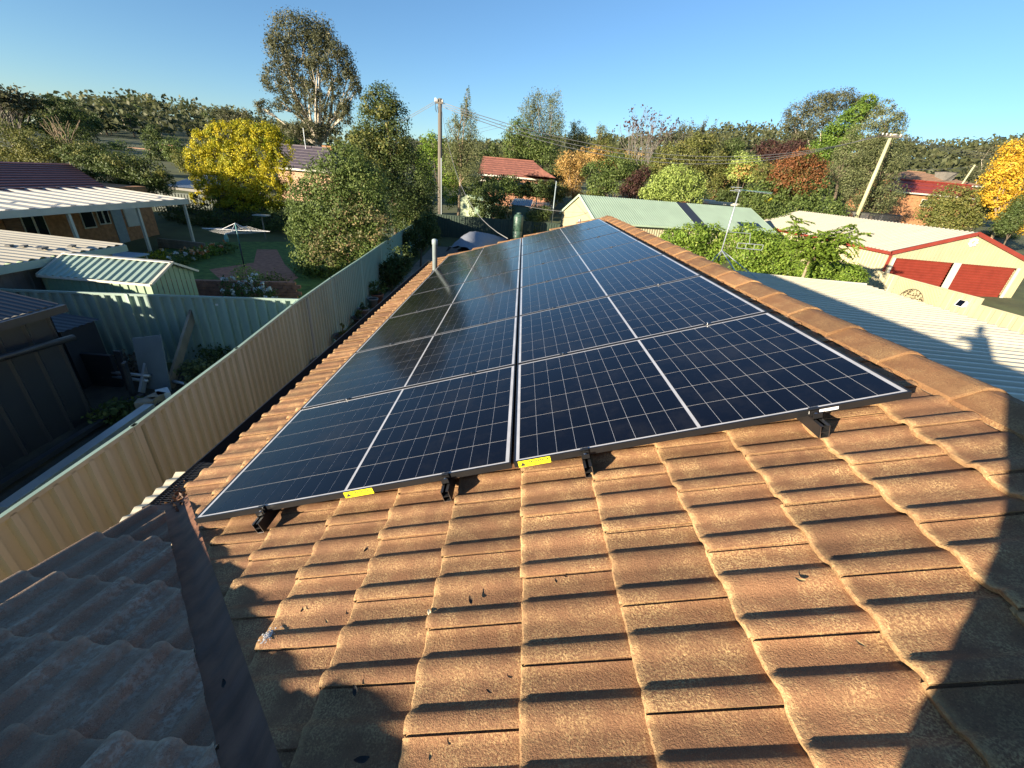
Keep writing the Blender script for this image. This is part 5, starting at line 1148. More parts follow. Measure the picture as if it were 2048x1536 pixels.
frond_tree('feathery_tree', 'feathery leaved tree overhanging the white garage roof', 15.5, (1620, 520), [(1595, 452), (1620, 472), (1648, 470), (1675, 462), (1705, 448), (1720, 468), (1685, 482), (1660, 495), (1630, 490), (1605, 482), (1690, 500), (1590, 442), (1640, 508)], 'leaf_hedge')

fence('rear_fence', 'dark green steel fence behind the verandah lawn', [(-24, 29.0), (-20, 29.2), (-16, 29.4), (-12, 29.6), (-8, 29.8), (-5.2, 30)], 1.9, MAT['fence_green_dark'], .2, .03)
# --- dark hedge behind the lawn and filler shrubs between the gardens
tree('garden_hedge', 'dark hedge with pale roses behind the clothesline lawn', 27, [(345, 420, 30, 24), (395, 430, 34, 26), (445, 440, 34, 24), (500, 445, 34, 22), (550, 445, 34, 24), (590, 430, 24, 26), (420, 455, 50, 14), (530, 465, 50, 12)], 'leaf_dark', 9000, 5.2, .3, (.55, 1), 18, cat='hedge', base=(470, 480))
rq = random.Random(9)
fill = [(350, 300, 'leaf_mid', 'green shrub right of the pencil pine'), (372, 322, 'leaf_olive', 'olive shrub above the blue steel roof'), (395, 335, 'leaf_mid', 'green shrub touching the left side of the golden tree'), (330, 338, 'leaf_conifer', 'grey green shrub left of the blue steel roof'), (425, 296, 'leaf_conifer', 'grey green shrub peeping over the golden tree, left'), (590, 320, 'leaf_mid', 'green shrub right of the golden tree crown'), (612, 350, 'leaf_dark', 'dark shrub before the pale brick gable'), (655, 328, 'leaf_mid', 'green shrub under the brick chimney'), (500, 258, 'leaf_olive', 'olive shrub peeping over the golden tree, right'), (920, 352, 'leaf_olive', 'olive shrub behind the slim casuarina'), (1118, 348, 'leaf_dark', 'dark shrub at the right end of the red roof'), (1185, 392, 'leaf_olive', 'olive shrub on the green shed ridge line'), (1292, 394, 'leaf_dark', 'dark low shrub left under the lime bush'), (1450, 402, 'leaf_dark', 'dark shrub above the cream box shed'), (1540, 345, 'leaf_olive', 'olive shrub beside the half hidden red roof'), (1665, 425, 'leaf_dark', 'dark shrub behind the white garage roof, left end'), (1830, 405, 'leaf_olive', 'olive shrub before the orange brick wall'), (1990, 385, 'leaf_conifer', 'grey green shrub left of the golden autumn tree'), (2010, 470, 'leaf_dark', 'dark shrub behind the garage roof, right end'), (1785, 428, 'leaf_conifer', 'grey green shrub behind the trampoline net'), (1320, 325, 'leaf_mid', 'green shrub left of the broad olive tree'), (1250, 328, 'leaf_olive', 'olive shrub under the bare vase shaped tree'), (235, 300, 'leaf_mid', 'green shrub behind the glossy hedge'), (60, 338, 'leaf_dark', 'dark shrub on the maroon roof line'), (705, 318, 'leaf_mid', 'green shrub left of the tall dark tree'), (862, 405, 'leaf_mid', 'green shrub at the foot of the left power pole'), (1098, 388, 'leaf_olive', 'olive shrub between red roof house and green shed'), (1478, 388, 'leaf_conifer', 'grey green shrub right of the cream box shed')]
for i, (x, y, k, lb) in enumerate(fill):
    Yf = rq.uniform(48, 74)
    tree('garden_shrub', lb, Yf, [(x+rq.uniform(-20, 20), y+rq.uniform(-6, 10), rq.uniform(16, 28), rq.uniform(11, 19)) for _ in range(4)], k, 1500, 4.6, .34, (.5, 1), 16, cat='shrub', group='shrubs between the back gardens', limbs=False)
# --- small garden plants
def plant(name, label, c, r, h, leaf, n, size, cat='plant', group=None, flowers=None):
    root = tag(empty(name, (c[0], c[1], c[2])), label, cat, group)
    P, Nn, T = clump_points([((c[0], c[1], c[2]+h*.5), (r, r, h*.5))], n, .4, (.3, 1), 12)
    P[:, 2] = np.maximum(P[:, 2], c[2]+.02)
    me = leaves_mesh('foliage', P, Nn, size, T); me.materials.append(MAT[leaf]); o = bpy.data.objects.new('foliage', me); col.objects.link(o); wparent(o, root)
    mb = MB()
    for k in range(4): limb(mb, (c[0], c[1], c[2]), (c[0]+random.uniform(-.5, .5)*r, c[1]+random.uniform(-.5, .5)*r, c[2]+h*.7), .012, .006, .1, 5, 3)
    mb.build('stems', MAT['bark_brown'], root)
    if flowers:
        for q in range(flowers[1]):
            d = rng.normal(size=3); d /= np.linalg.norm(d); d[2] = abs(d[2]); cc = np.array([c[0], c[1], c[2]+h*.5]) + d*np.array([r, r, h*.55])
            P2 = cc + rng.normal(0, flowers[2]*.35, (14, 3)); me = leaves_mesh('flower', P2, P2-cc+1e-4, flowers[2], rng.uniform(0, 1, 14), .9); me.materials.append(MAT[flowers[0]]); o = bpy.data.objects.new('flower', me); col.objects.link(o); wparent(o, root)
rs = [(462, 572, .35, .9), (485, 578, .4, .8), (512, 575, .35, .95), (530, 585, .35, .7)]
for i, (x, y, r, h) in enumerate(rs):
    c = onz(x, y, .55); plant('rose_bush', ('white rose bush nearest the green shed', 'white rose bush second from the green shed', 'white rose bush third from the green shed', 'white rose bush nearest the cream fence')[i], (c[0], c[1], 0.01), r, h, 'leaf_mid', 500, .07, 'rose bush', 'white roses behind the teal fence', ('petal_white', 9, .075))
for i, (x, y, r, h, lf) in enumerate([(490, 548, .45, .8, 'leaf_lime'), (550, 560, .45, .75, 'leaf_olive'), (520, 556, .4, .7, 'leaf_lime')]):
    c = onz(x, y, .5); plant('spiky_shrub', ('yellow green shrub above the white roses, left one', 'olive shrub above the roses by the bush', 'yellow green shrub above the white roses, middle one')[i], (c[0], c[1], .01), r, h, lf, 600, .08, 'shrub')
for i, (x, y, lf, fl) in enumerate([(318, 512, 'leaf_yellow', ('petal_warm', 4, .1)), (380, 510, 'leaf_mid', ('petal_warm', 8, .1)), (400, 506, 'leaf_hedge', ('petal_warm', 7, .1)), (425, 500, 'leaf_hedge', ('petal_warm', 6, .1)), (450, 496, 'leaf_mid', ('petal_warm', 3, .1)), (360, 518, 'leaf_mid', ('petal_white', 6, .1))]):
    c = onz(x, y, .25); plant('flower_clump', ('yellow flower clump by the verandah post', 'pink flower clump in the lawn bed', 'red flower clump in the middle of the lawn bed', 'bright green clump with orange flowers', 'green flower clump nearest the clothesline', 'white flower clump at the front of the lawn bed')[i], (c[0], c[1], .01), .5, .5, lf, 400, .1, 'flowers', 'flower bed beside the lawn', fl)
for i, (x, y, r, h, lf) in enumerate([(330, 660, .5, 1.0, 'leaf_mid'), (430, 655, .45, .85, 'leaf_dark'), (490, 640, .5, .7, 'leaf_dark'), (400, 730, .4, .5, 'leaf_conifer'), (250, 715, .5, .5, 'leaf_bark'), (440, 700, .5, .5, 'leaf_dark'), (230, 800, .4, .3, 'leaf_dark'), (290, 650, .4, .8, 'leaf_dark')]):
    c = onz(x, y, .4); plant('weedy_shrub', ('green weed shrub against the teal fence beside the leaning beam', 'dark feathery weed by the yard lamp', 'dark low weed where the two fences meet', 'grey green weed beside the pale sheets', 'dry brown weeds behind the dark posts', 'dark weeds next to the stacked pale sheets', 'low weeds in the deep shade of the charcoal shed', 'dark weed left of the green one at the teal fence')[i], (c[0], c[1], .01), r, h, lf, 700, .09, 'weeds')
pl = [('leaf_mid', .28, .55, 350), None, ('leaf_dark', .12, .2, 60), ('leaf_dark', .15, .25, 80), ('leaf_mid', .1, .35, 60), None, ('leaf_dark', .15, .15, 60)]
pn = ['leafy plant growing in the terracotta pot', '', 'seedling in the pale grey pot', 'seedling in the dark bowl of the close pair', 'upright seedling in the dark tub', '', 'small plant in the half hidden tub']
for i, p in enumerate(pl):
    if p: plant('potted_plant', pn[i], (potpos[i][0], potpos[i][1], potpos[i][2]*.9), p[1], p[2], p[0], p[3], .09)
q = onz(2040, 660, 1.2); plant('yucca', 'spiky yucca tips rising over the patio roof edge', (q[0]+1.2, q[1]+.5, .6), .35, 1.0, 'leaf_lime', 160, .35)

# --- background trees, hill trees, woodland
def proto_tree(seed, leaf, bark, n=420, tall=1.0):
    r_ = np.random.default_rng(seed); lob = []
    for k in range(7): a = r_.uniform(0, 6.28); q = r_.uniform(0, .32); lob.append(((q*math.cos(a), q*math.sin(a), r_.uniform(.26, .85)*tall), (r_.uniform(.14, .24),)*2 + (r_.uniform(.10, .18)*tall,)))
    P, Nn, T = clump_points(lob, n, .34, (.4, 1), 14); me = leaves_mesh('crown', P, Nn, .062, T, .7); me.materials.append(MAT[leaf])
    mb = MB(); mb.tube([(0, 0, -.05), (0, 0, .5*tall)], [.022, .014], 5)
    for c, _ in lob[:4]: mb.tube([(0, 0, .3*tall), c], [.012, .004], 4)
    tm = mb.mesh('trunk'); tm.materials.append(MAT[bark]); return me, tm
protos = [proto_tree(11, 'leaf_hill', 'bark_white'), proto_tree(12, 'leaf_hill', 'bark_grey'), proto_tree(13, 'leaf_dark', 'bark_brown'), proto_tree(14, 'leaf_olive', 'bark_brown'), proto_tree(15, 'leaf_mid', 'bark_brown')]
protos_n = [proto_tree(21+k, l, 'bark_brown', 1500, 1.1) for k, l in enumerate(('leaf_gum', 'leaf_mid', 'leaf_dark', 'leaf_olive'))]
def put_tree(me, tm, name, label, x, y, h, group, w=1.0):
    z = gz(x, y); root = tag(empty(name, (x, y, z), (0, 0, random.uniform(0, 6.28))), label, 'tree', group); root.scale = (h*w, h*w, h)
    for nm, m_ in (('crown', me), ('trunk', tm)): o = bpy.data.objects.new(nm, m_); col.objects.link(o); o.parent = root
rr = random.Random(5)
def polar(px_, dist): d = ray(px_, 320); a = math.atan2(d[0], d[1]); return CAM[0]+dist*math.sin(a), CAM[1]+dist*math.cos(a)
for i in range(130):           # left hill
    px_ = rr.uniform(150, 640); dist = rr.choice((rr.uniform(170, 260), rr.uniform(250, 345))); x, y = polar(px_, dist)
    kq = rr.choice((0, 0, 1, 1, 2, 3)); me, tm = protos[kq]; put_tree(me, tm, 'hill_tree', ('white limbed gum', 'grey limbed gum', 'dark tree', 'olive tree')[kq]+' scattered on the grassy left hillside', x, y, rr.uniform(5, 9.5), 'trees on the left hillside', rr.uniform(.8, 1.1))
for i in range(90):            # treeline between houses and hills
    px_ = rr.uniform(-60, 2110); dist = rr.uniform(88, 150); x, y = polar(px_, dist)
    if 160 < px_ < 640 and dist < 135: continue
    kq = rr.randrange(4); me, tm = protos_n[kq]; put_tree(me, tm, 'treeline_tree', ('grey green gum', 'mid green tree', 'dark green tree', 'olive brown tree')[kq]+' in the mixed treeline behind the nearer houses', x, y, rr.uniform(3.5, 6.2), 'treeline behind the houses', rr.uniform(.8, 1.3))
P = []; 
for i in range(3400):          # closed forest on the hills, thinner on the grassy left one
    px_ = rr.uniform(-150, 2150)
    if px_ < 820 and (rr.random() < .6 or math.sin(px_*.021)+rr.uniform(-.6, .6) > .75): continue
    dist = rr.uniform(165, 342); x, y = polar(px_, dist); z = gz(x, y); h = rr.uniform(5, 10)
    for k in range(26): P.append((x+rr.gauss(0, 1.9), y+rr.gauss(0, 1.9), z+h*rr.uniform(.3, 1.0)))
P = np.array(P); me = leaves_mesh('woodland', P, np.tile((0, -.4, .6), (len(P), 1)), 1.5, np.clip(rng.normal(.4, .22, len(P)), 0, 1), .7); me.materials.append(MAT['leaf_hill']); wd_ = bpy.data.objects.new('woodland', me); col.objects.link(wd_)
tag(wd_, 'closed olive green forest covering the far hills', 'forest', None, 'stuff')

# ================================================================== background houses
material('terracotta_tile', (0.21, 0.080, 0.056), 0.75, 0.25, 3, bump=.5, bscale=12)
material('brown_tile', (0.24, 0.14, 0.085), 0.8, 0.2, 3, bump=.4, bscale=10)
material('purple_tile', (0.075, 0.06, 0.075), 0.7, 0.2, 3, bump=.4, bscale=10)
material('blue_steel', (0.30, 0.34, 0.38), 0.45, 0.08, 1)
material('brick_pale', (0.42, 0.26, 0.16), 0.85, 0.2, 6, bump=.3, bscale=15)
def gable_house(name, label, Y, ridge, eave, wallm, roofm, depth=8.0, hip=0.0, courses=8, win=(), door=None):
    """ridge/eave: two pixels each (left, right) on the facing slope; the ridge lies behind the eave"""
    a0, a1 = aty(*eave[0], Y), aty(*eave[1], Y); ez = (a0[2]+a1[2])/2; r0, r1 = aty(*ridge[0], Y+depth/2), aty(*ridge[1], Y+depth/2); rz = (r0[2]+r1[2])/2
    root = tag(empty(name, ((a0[0]+a1[0])/2, Y+depth/2, gz((a0[0]+a1[0])/2, Y))), label, 'house')
    g0 = gz((a0[0]+a1[0])/2, Y)-.5; x0, x1 = a0[0], a1[0]; q0, q1 = r0[0], r1[0]
    mb = MB(); mb.box((x0+.4, Y+.4, g0), (x1-.4, Y+depth-.4, ez)); mb.build('wall', wallm, root)
    mb = MB(); mb.quad((x0, Y, ez), (x1, Y, ez), (q1, Y+depth/2, rz), (q0, Y+depth/2, rz)); mb.quad((x1, Y+depth, ez), (x0, Y+depth, ez), (q0, Y+depth/2, rz), (q1, Y+depth/2, rz))
    mb.tri((x0, Y+depth, ez), (x0, Y, ez), (q0, Y+depth/2, rz)); mb.tri((x1, Y, ez), (x1, Y+depth, ez), (q1, Y+depth/2, rz)); rf = mb.build('roof', roofm, root)
    for k in range(1, courses):
        t = k/courses; mb = MB(); mb.bar((x0+(q0-x0)*t, Y+depth/2*t, ez+(rz-ez)*t), (x1+(q1-x1)*t, Y+depth/2*t, ez+(rz-ez)*t), .12, .05); mb.build('tile_course', roofm, rf)
    mb = MB(); mb.bar((q0, Y+depth/2, rz+.04), (q1, Y+depth/2, rz+.04), .25, .12); mb.build('ridge', roofm, rf)
    mb = MB(); mb.bar((x0-.05, Y-.06, ez-.08), (x1+.05, Y-.06, ez-.08), .12, .16); mb.build('gutter', MAT['off_white'], root)
    for (px0_, py0_, px1_, py1_) in win:
        a = aty(px0_, py0_, Y+.36); b = aty(px1_, py1_, Y+.36); mb = MB(); mb.box((a[0], Y+.33, b[2]), (b[0], Y+.39, a[2])); w = mb.build('window', MAT['off_white'], root)
        mb = MB(); mb.box((a[0]+.08, Y+.30, b[2]+.08), (b[0]-.08, Y+.35, a[2]-.08)); mb.build('pane', MAT['window_glass'], w)
    return root, ez, rz
rh, ez, rz = gable_house('tiled_house', 'house with red tiled roof and shaded verandah behind the green shed', 52, ((966, 315), (1068, 322)), ((955, 350), (1112, 358)), MAT['house_brick'], MAT['terracotta_tile'], 9, win=((985, 366, 1003, 382), (1062, 366, 1080, 384)))
a = aty(960, 358, 50.5); b = aty(1112, 362, 50.5); mb = MB(); mb.box((a[0], 47.6, a[2]-.12), (b[0], 52, a[2]+.02)); mb.build('verandah_roof', MAT['off_white'], rh)
for px_ in (1042, 1075, 1106):
    c = aty(px_, 380, 48.8); mb = MB(); mb.box((c[0]-.06, 48.7, gz(c[0], 49)-.3), (c[0]+.06, 48.82, a[2]-.1)); mb.build('post', MAT['off_white'], rh)
gx_ = aty(1088, 352, 49.5); mb = MB(); q0 = aty(1046, 350, 49); q1 = aty(1112, 356, 49); pk_ = aty(1083, 337, 49)
mb.tri(q0, q1, pk_); mb.quad(q0, pk_, V3(pk_)+Vector((0, 5, 0)), V3(q0)+Vector((0, 5, 0))); mb.quad(pk_, q1, V3(q1)+Vector((0, 5, 0)), V3(pk_)+Vector((0, 5, 0))); mb.build('gable_end', MAT['terracotta_tile'], rh)
pf = tag(empty('picket_fence', tuple(aty(1060, 400, 45)*np.array([1, 1, 0]))), 'low white picket fence before the red roof house', 'fence')
pa = aty(1020, 398, 45); pb2 = aty(1100, 402, 45); npk = 36
for k in range(npk): 
    x = pa[0]+(pb2[0]-pa[0])*k/npk; z = pa[2]; mb = MB(); mb.poly([(x, 45, z-1.0), (x+.075, 45, z-1.0), (x+.075, 45, z-.06), (x+.0375, 45, z), (x, 45, z-.06)]); mb.poly([(x, 45.02, z-1.0), (x, 45.02, z-.06), (x+.0375, 45.02, z), (x+.075, 45.02, z-.06), (x+.075, 45.02, z-1.0)]); mb.build('picket', MAT['off_white'], pf)
for dz_ in (.2, .8): mb = MB(); mb.bar((pa[0], 45.05, pa[2]-dz_), (pb2[0], 45.05, pa[2]-dz_), .04, .07); mb.build('rail', MAT['off_white'], pf)
ph_, ez, rz = gable_house('tiled_house', 'house with dark purple roof and brick gable behind the golden tree', 40, ((560, 290), (655, 296)), ((540, 335), (680, 342)), MAT['brick_pale'], MAT['purple_tile'], 9)
c = aty(657, 300, 45); mb = MB(); mb.box((c[0]-.45, 44.6, c[2]-1.6), (c[0]+.45, 45.4, c[2]+.35)); mb.build('chimney', MAT['orange_brick'], ph_)
c = aty(610, 285, 44); mb = MB(); mb.tube([(c[0], 44, c[2]-1.0), (c[0], 44, c[2]+1.2)], .03, 6); mb.build('aerial', MAT['galvanised'], ph_)
gable_house('tiled_house', 'far house with pale roof left of the pencil pine', 78, ((255, 296), (300, 298)), ((245, 308), (318, 312)), MAT['brick_pale'], MAT['brown_tile'], 8, courses=4, win=((258, 314, 268, 320),))
gable_house('tiled_house', 'far house with orange roof right of the pencil pine', 84, ((322, 290), (355, 292)), ((318, 302), (372, 306)), MAT['brick_pale'], MAT['terracotta_tile'], 8, courses=4, win=((335, 309, 345, 315),))
bs = tag(empty('blue_shed', tuple(aty(370, 370, 40)*np.array([1, 1, 0]))), 'shed with pale blue steel roof left of the golden tree', 'shed')
a = aty(330, 345, 44); b = aty(400, 376, 38); mb = MB(); x0 = aty(328, 372, 38)[0]; x1 = aty(410, 378, 38)[0]; z0 = aty(370, 376, 38)[2]; z1 = aty(370, 346, 44)[2]
corr_roof((x0, 38, z0), (x1, 38, z0), (x1+.5, 44, z1), (x0-.5, 44, z1), 30, .05, False).build('roof', MAT['blue_steel'], bs)
mb = MB(); mb.box((x0+.2, 38.2, -.2), (x1-.2, 43.8, z0-.05)); mb.build('wall', MAT['shed_grey'], bs)
rh2, ez, rz = gable_house('tiled_house', 'orange brick house with bright red steel roof behind the garage', 56, ((1800, 362), (1945, 368)), ((1790, 386), (1950, 392)), MAT['orange_brick'], MAT['maroon'], 5, courses=3, win=((1845, 398, 1862, 414),))
rh3, ez, rz = gable_house('tiled_house', 'house with brown tiled roof above the red steel roof', 64, ((1815, 343), (1850, 345)), ((1792, 362), (1985, 370)), MAT['orange_brick'], MAT['brown_tile'], 9, courses=6)
c = aty(1890, 352, 66); ec = tag(empty('evaporative_cooler', (c[0], 66, c[2]-1)), 'dark box cooler standing on the brown tiled roof', 'cooler')
mb = MB(); mb.hexa([(c[0]-.6, 65.4, c[2]-.7), (c[0]+.6, 65.4, c[2]-.7), (c[0]+.6, 66.6, c[2]-.7), (c[0]-.6, 66.6, c[2]-.7), (c[0]-.9, 65.1, c[2]+.45), (c[0]+.9, 65.1, c[2]+.45), (c[0]+.9, 66.9, c[2]+.45), (c[0]-.9, 66.9, c[2]+.45)]); mb.build('box', MAT['shed_grey'], ec)
mb = MB(); mb.box((c[0]-.95, 65.05, c[2]+.45), (c[0]+.95, 66.95, c[2]+.53)); mb.build('lid', MAT['gutter_dark'], ec)
mb = MB(); mb.tube([(c[0], 66, c[2]-1.6), (c[0], 66, c[2]-.7)], .3, 8); mb.build('duct', MAT['gutter_dark'], ec)
gable_house('tiled_house', 'house with red roof half hidden by the russet tree', 66, ((1480, 335), (1560, 338)), ((1470, 350), (1570, 354)), MAT['orange_brick'], MAT['terracotta_tile'], 8, courses=4)
tf_ = [(float(aty(x, 425, 46)[0]), 46.0) for x in (1480, 1540, 1600, 1660, 1700)]
fence('timber_fence', 'dark paling fence left of the white garage roof', [(p[0], p[1]) for p in tf_], 1.7, MAT['charcoal_steel'], .2, .03, base=.9)
# --- behind our house: trailer with tarpaulin, tank, sheds
material('tarp_grey', (0.20, 0.22, 0.26), 0.55, 0.1, 3, bump=.3, bscale=6)
tc_ = V3(onz(960, 492, 0)); 
tr = tag(empty('covered_trailer', (tc_.x, tc_.y, 0)), 'boat on a trailer under a grey tarpaulin by the back fence', 'trailer')
dirv = (V3(onz(1000, 474, 0.6))-V3(onz(922, 500, 0.6))); dirv.z = 0; Lt = dirv.length; dirv.normalize(); sv = Vector((-dirv.y, dirv.x, 0)); o0 = V3(onz(922, 500, .6))
mb = MB(); nu, nv = 16, 10; hs = [.25, .5, .72, .86, .92, .9, .84, .78, .7, .64, .58, .5, .42, .32, .22, .12, .04]
for i in range(nu+1):
    for j in range(nv+1):
        u = i/nu; v = j/nv*2-1; w = 1.0*(1-.55*max(0, u-.35)**1.2); z = .55+hs[i]*(1-abs(v)**2.0)+.08*math.sin(i*1.9+j*2.3)*(.25+abs(v)) - (.12 if abs(v) > .95 else 0)
        p = o0 + dirv*(u*Lt*.98) + sv*(v*w); mb.v.append((p.x, p.y, z))
for i in range(nu):
    for j in range(nv): a = i*(nv+1)+j; mb.f.append((a, a+nv+1, a+nv+2, a+1)); mb.m.append(0)
mb.build('tarpaulin', MAT['tarp_grey'], tr, True)
mb = MB(); mb.bar(o0+dirv*.3+Vector((0, 0, -.1)), o0+dirv*Lt+Vector((0, 0, -.1)), .7, .12); mb.build('hull_frame', MAT['gutter_dark'], tr)
for s_ in (-1, 1):
    c = o0 + dirv*(Lt*.33) + sv*(s_*.85); mb = MB(); mb.tube([c+sv*.09+Vector((0, 0, -.32)), c-sv*.09+Vector((0, 0, -.32))], .28, 14); w = mb.build('wheel', MAT['black_rail'], tr, True); mb = MB(); mb.tube([c+sv*.1+Vector((0, 0, -.32)), c-sv*.1+Vector((0, 0, -.32))], .15, 12); mb.build('rim', MAT['white_label'], w)
tk = V3(onz(1035, 482, 0)); tk = V3((float(aty(1036, 450, 30.4)[0]), 30.4, 0)); wt = tag(empty('water_tank', (tk.x, tk.y, 0)), 'slim dark green water tank against the back fence', 'water tank')
material('tank_green', (0.05, 0.10, 0.07), 0.45, 0.1, 3)
zt = aty(1037, 428, tk.y)[2]
mb = MB(); mb.lathe((tk.x, tk.y, 0), [(.36, 0), (.36, .3), (.345, .32), (.36, .34), (.36, zt*.5), (.345, zt*.5+.02), (.36, zt*.5+.04), (.36, zt-.2), (.28, zt-.06), (.14, zt)], 20); mb.build('barrel', MAT['tank_green'], wt, True)
mb = MB(); mb.lathe((tk.x, tk.y, zt), [(.16, 0), (.16, .1), (.05, .12)], 12); mb.build('lid', MAT['tank_green'], wt)
material('blue_roof', (0.16, 0.24, 0.28), .45, .08, 2)
sb = tag(empty('tool_shed', (1.6, 34.5, 0)), 'small shed with blue ribbed roof above the water tank', 'shed'); a = aty(1022, 410, 34); b = aty(1062, 412, 34); z1 = aty(1040, 398, 37)[2]
corr_roof((a[0], 34, a[2]), (b[0], 34, a[2]), (b[0]+.2, 37, z1), (a[0]+.2, 37, z1), 10, .05, False).build('roof', MAT['blue_roof'], sb); mb = MB(); mb.box((a[0]+.1, 34.2, 0), (b[0]-.1, 36.8, a[2]-.05)); mb.build('wall', MAT['tank_green'], sb)
ls = tag(empty('pale_shed', (-4, 38, 0)), 'pale green shed half hidden behind the left power pole', 'shed'); a = aty(918, 388, 38); b = aty(962, 396, 38)
mb = MB(); x0 = a[0]; mb.poly([(x0, 38, 0), (x0+1.4, 38, 0), (x0+1.4, 38, a[2]-.3), (x0+.6, 38, a[2]), (x0, 38, a[2]-.35)]); mb.build('gable_wall', MAT['lime_wall'] if 'lime_wall' in MAT else material('lime_wall', (.42, .48, .30), .5, .06, 2), ls)
mb = MB(); mb.quad((x0+.6, 38, a[2]+.02), (x0+3.4, 40, a[2]-.1), (x0+3.6, 38.2, a[2]-.55), (x0+1.5, 37.9, a[2]-.35)); mb.quad((x0-.1, 37.9, a[2]-.37), (x0+.6, 37.9, a[2]+.02), (x0+.6, 41, a[2]+.02), (x0-.1, 41, a[2]-.37)); mb.build('roof', MAT['green_steel'], ls)
mb = MB(); mb.box((x0, 38.02, 0), (x0+2.9, 41, a[2]-.6)); mb.build('body', MAT['green_wall'], ls)
# trampoline net beyond the garage
tp = tag(empty('trampoline', tuple(aty(1765, 440, 47)*np.array([1, 1, 0]))), 'black trampoline safety net behind the white garage roof', 'trampoline')
material('black_net', (.02, .022, .024), .8, .1, 5)
a = aty(1708, 425, 47); b = aty(1822, 436, 47); cx_ = (a[0]+b[0])/2; R_ = (b[0]-a[0])/2; zt = (a[2]+b[2])/2+.1; bz = gz(cx_, 49)
nm = bpy.data.materials.new('net_mesh'); nm.use_nodes = True; N = nm.node_tree.nodes; mxs = N.new('ShaderNodeMixShader'); trn = N.new('ShaderNodeBsdfTransparent'); mxs.inputs[0].default_value = .62
nm.node_tree.links.new(trn.outputs[0], mxs.inputs[1]); nm.node_tree.links.new(N['Principled BSDF'].outputs[0], mxs.inputs[2]); nm.node_tree.links.new(mxs.outputs[0], N['Material Output'].inputs[0]); N['Principled BSDF'].inputs['Base Color'].default_value = (.02, .022, .024, 1)
mb = MB(); 
for k in range(24):
    t0_, t1_ = 2*math.pi*k/24, 2*math.pi*(k+1)/24; mb.quad((cx_+R_*math.cos(t0_), 49+R_*.8*math.sin(t0_), bz+.8), (cx_+R_*math.cos(t1_), 49+R_*.8*math.sin(t1_), bz+.8), (cx_+R_*math.cos(t1_), 49+R_*.8*math.sin(t1_), zt), (cx_+R_*math.cos(t0_), 49+R_*.8*math.sin(t0_), zt))
mb.build('net', nm, tp)
for k in range(6): t0_ = 2*math.pi*k/6+.3; mb = MB(); mb.tube([(cx_+R_*1.02*math.cos(t0_), 49+R_*.82*math.sin(t0_), bz), (cx_+R_*1.02*math.cos(t0_), 49+R_*.82*math.sin(t0_), zt+.05)], .04, 6); mb.build('pole', MAT['black_rail'], tp)
mb = MB(); mb.tube([(cx_+R_*math.cos(2*math.pi*k/24), 49+R_*.8*math.sin(2*math.pi*k/24), zt) for k in range(25)], .05, 6); mb.build('top_ring', MAT['black_rail'], tp)
mb = MB(); mb.tube([(cx_+R_*math.cos(2*math.pi*k/24), 49+R_*.8*math.sin(2*math.pi*k/24), bz+.8) for k in range(25)], .1, 6); mb.build('mat_ring', MAT['black_rail'], tp)

# ================================================================== power poles and lines
material('pole_timber', (0.115, 0.10, 0.082), 0.85, 0.2, 3, stretch=(1, 1, .15), bump=.2, bscale=30)
material('pole_green', (0.36, 0.36, 0.21), 0.85, 0.15, 3, stretch=(1, 1, .15))
material('insulator', (0.45, 0.42, 0.38), 0.3, 0.1, 5)
material('wire_grey', (0.16, 0.16, 0.16), 0.6, 0.1, 5)
PY1 = 33.2
t1 = V3(aty(880, 197, PY1)); p1 = tag(empty('power_pole', (t1.x, PY1, 0)), 'grey timber power pole with service fittings behind the dark trees', 'power pole')
mb = MB(); mb.tube([(t1.x+.0, PY1, 0), (t1.x, PY1, t1.z*.5), (t1.x, PY1, t1.z)], [.19, .165, .135], 12); mb.build('pole', MAT['pole_timber'], p1, True)
mb = MB(); mb.bar((t1.x-.32, PY1-.12, t1.z-.28), (t1.x+.25, PY1-.12, t1.z-.28), .08, .1); mb.build('crossarm', MAT['pole_timber'], p1)
for k, dx_ in enumerate((-.3, -.16, .2)): mb = MB(); mb.lathe((t1.x+dx_, PY1-.15, t1.z-.24), [(.035, 0), (.07, .04), (.04, .08), (.07, .12), (.03, .18)], 8); mb.build('insulator', MAT['insulator'], p1, True)
mb = MB(); mb.box((t1.x-.34, PY1-.24, t1.z-.2), (t1.x-.22, PY1-.1, t1.z-.02)); mb.build('fuse_box', MAT['white_label'], p1)
mb = MB(); mb.tube([(t1.x-.28, PY1-.15, t1.z-.3), (t1.x-.3, PY1-.18, t1.z-.7), (t1.x-.22, PY1-.2, t1.z-.85), (t1.x-.15, PY1-.2, t1.z-.5)], .02, 5); mb.build('jumper_cable', MAT['gutter_dark'], p1)
mb = MB(); mb.tube([(t1.x+.13, PY1-.14, 0), (t1.x+.12, PY1-.14, t1.z*.6)], .04, 6); mb.build('conduit', MAT['pvc_grey'], p1)
PY2 = 47.0
t2 = V3(aty(1784, 268, PY2)); p2 = tag(empty('power_pole', (t2.x, PY2, 0)), 'pale green timber power pole with crossarm before the big conifer', 'power pole'); g2 = gz(t2.x, PY2)
mb = MB(); mb.tube([(t2.x, PY2, g2), (t2.x, PY2, t2.z)], [.2, .15], 12); mb.build('pole', MAT['pole_green'], p2, True)
mb = MB(); mb.bar((t2.x-1.15, PY2-.2, t2.z-.25), (t2.x+.9, PY2-.2, t2.z-.25), .1, .12); mb.build('crossarm', MAT['pole_timber'], p2)
for dx_ in (-1.05, -.65, -.25, .3, .75): mb = MB(); mb.lathe((t2.x+dx_, PY2-.2, t2.z-.2), [(.04, 0), (.09, .05), (.05, .1), (.09, .15), (.04, .22)], 8); mb.build('insulator', MAT['insulator'], p2, True)
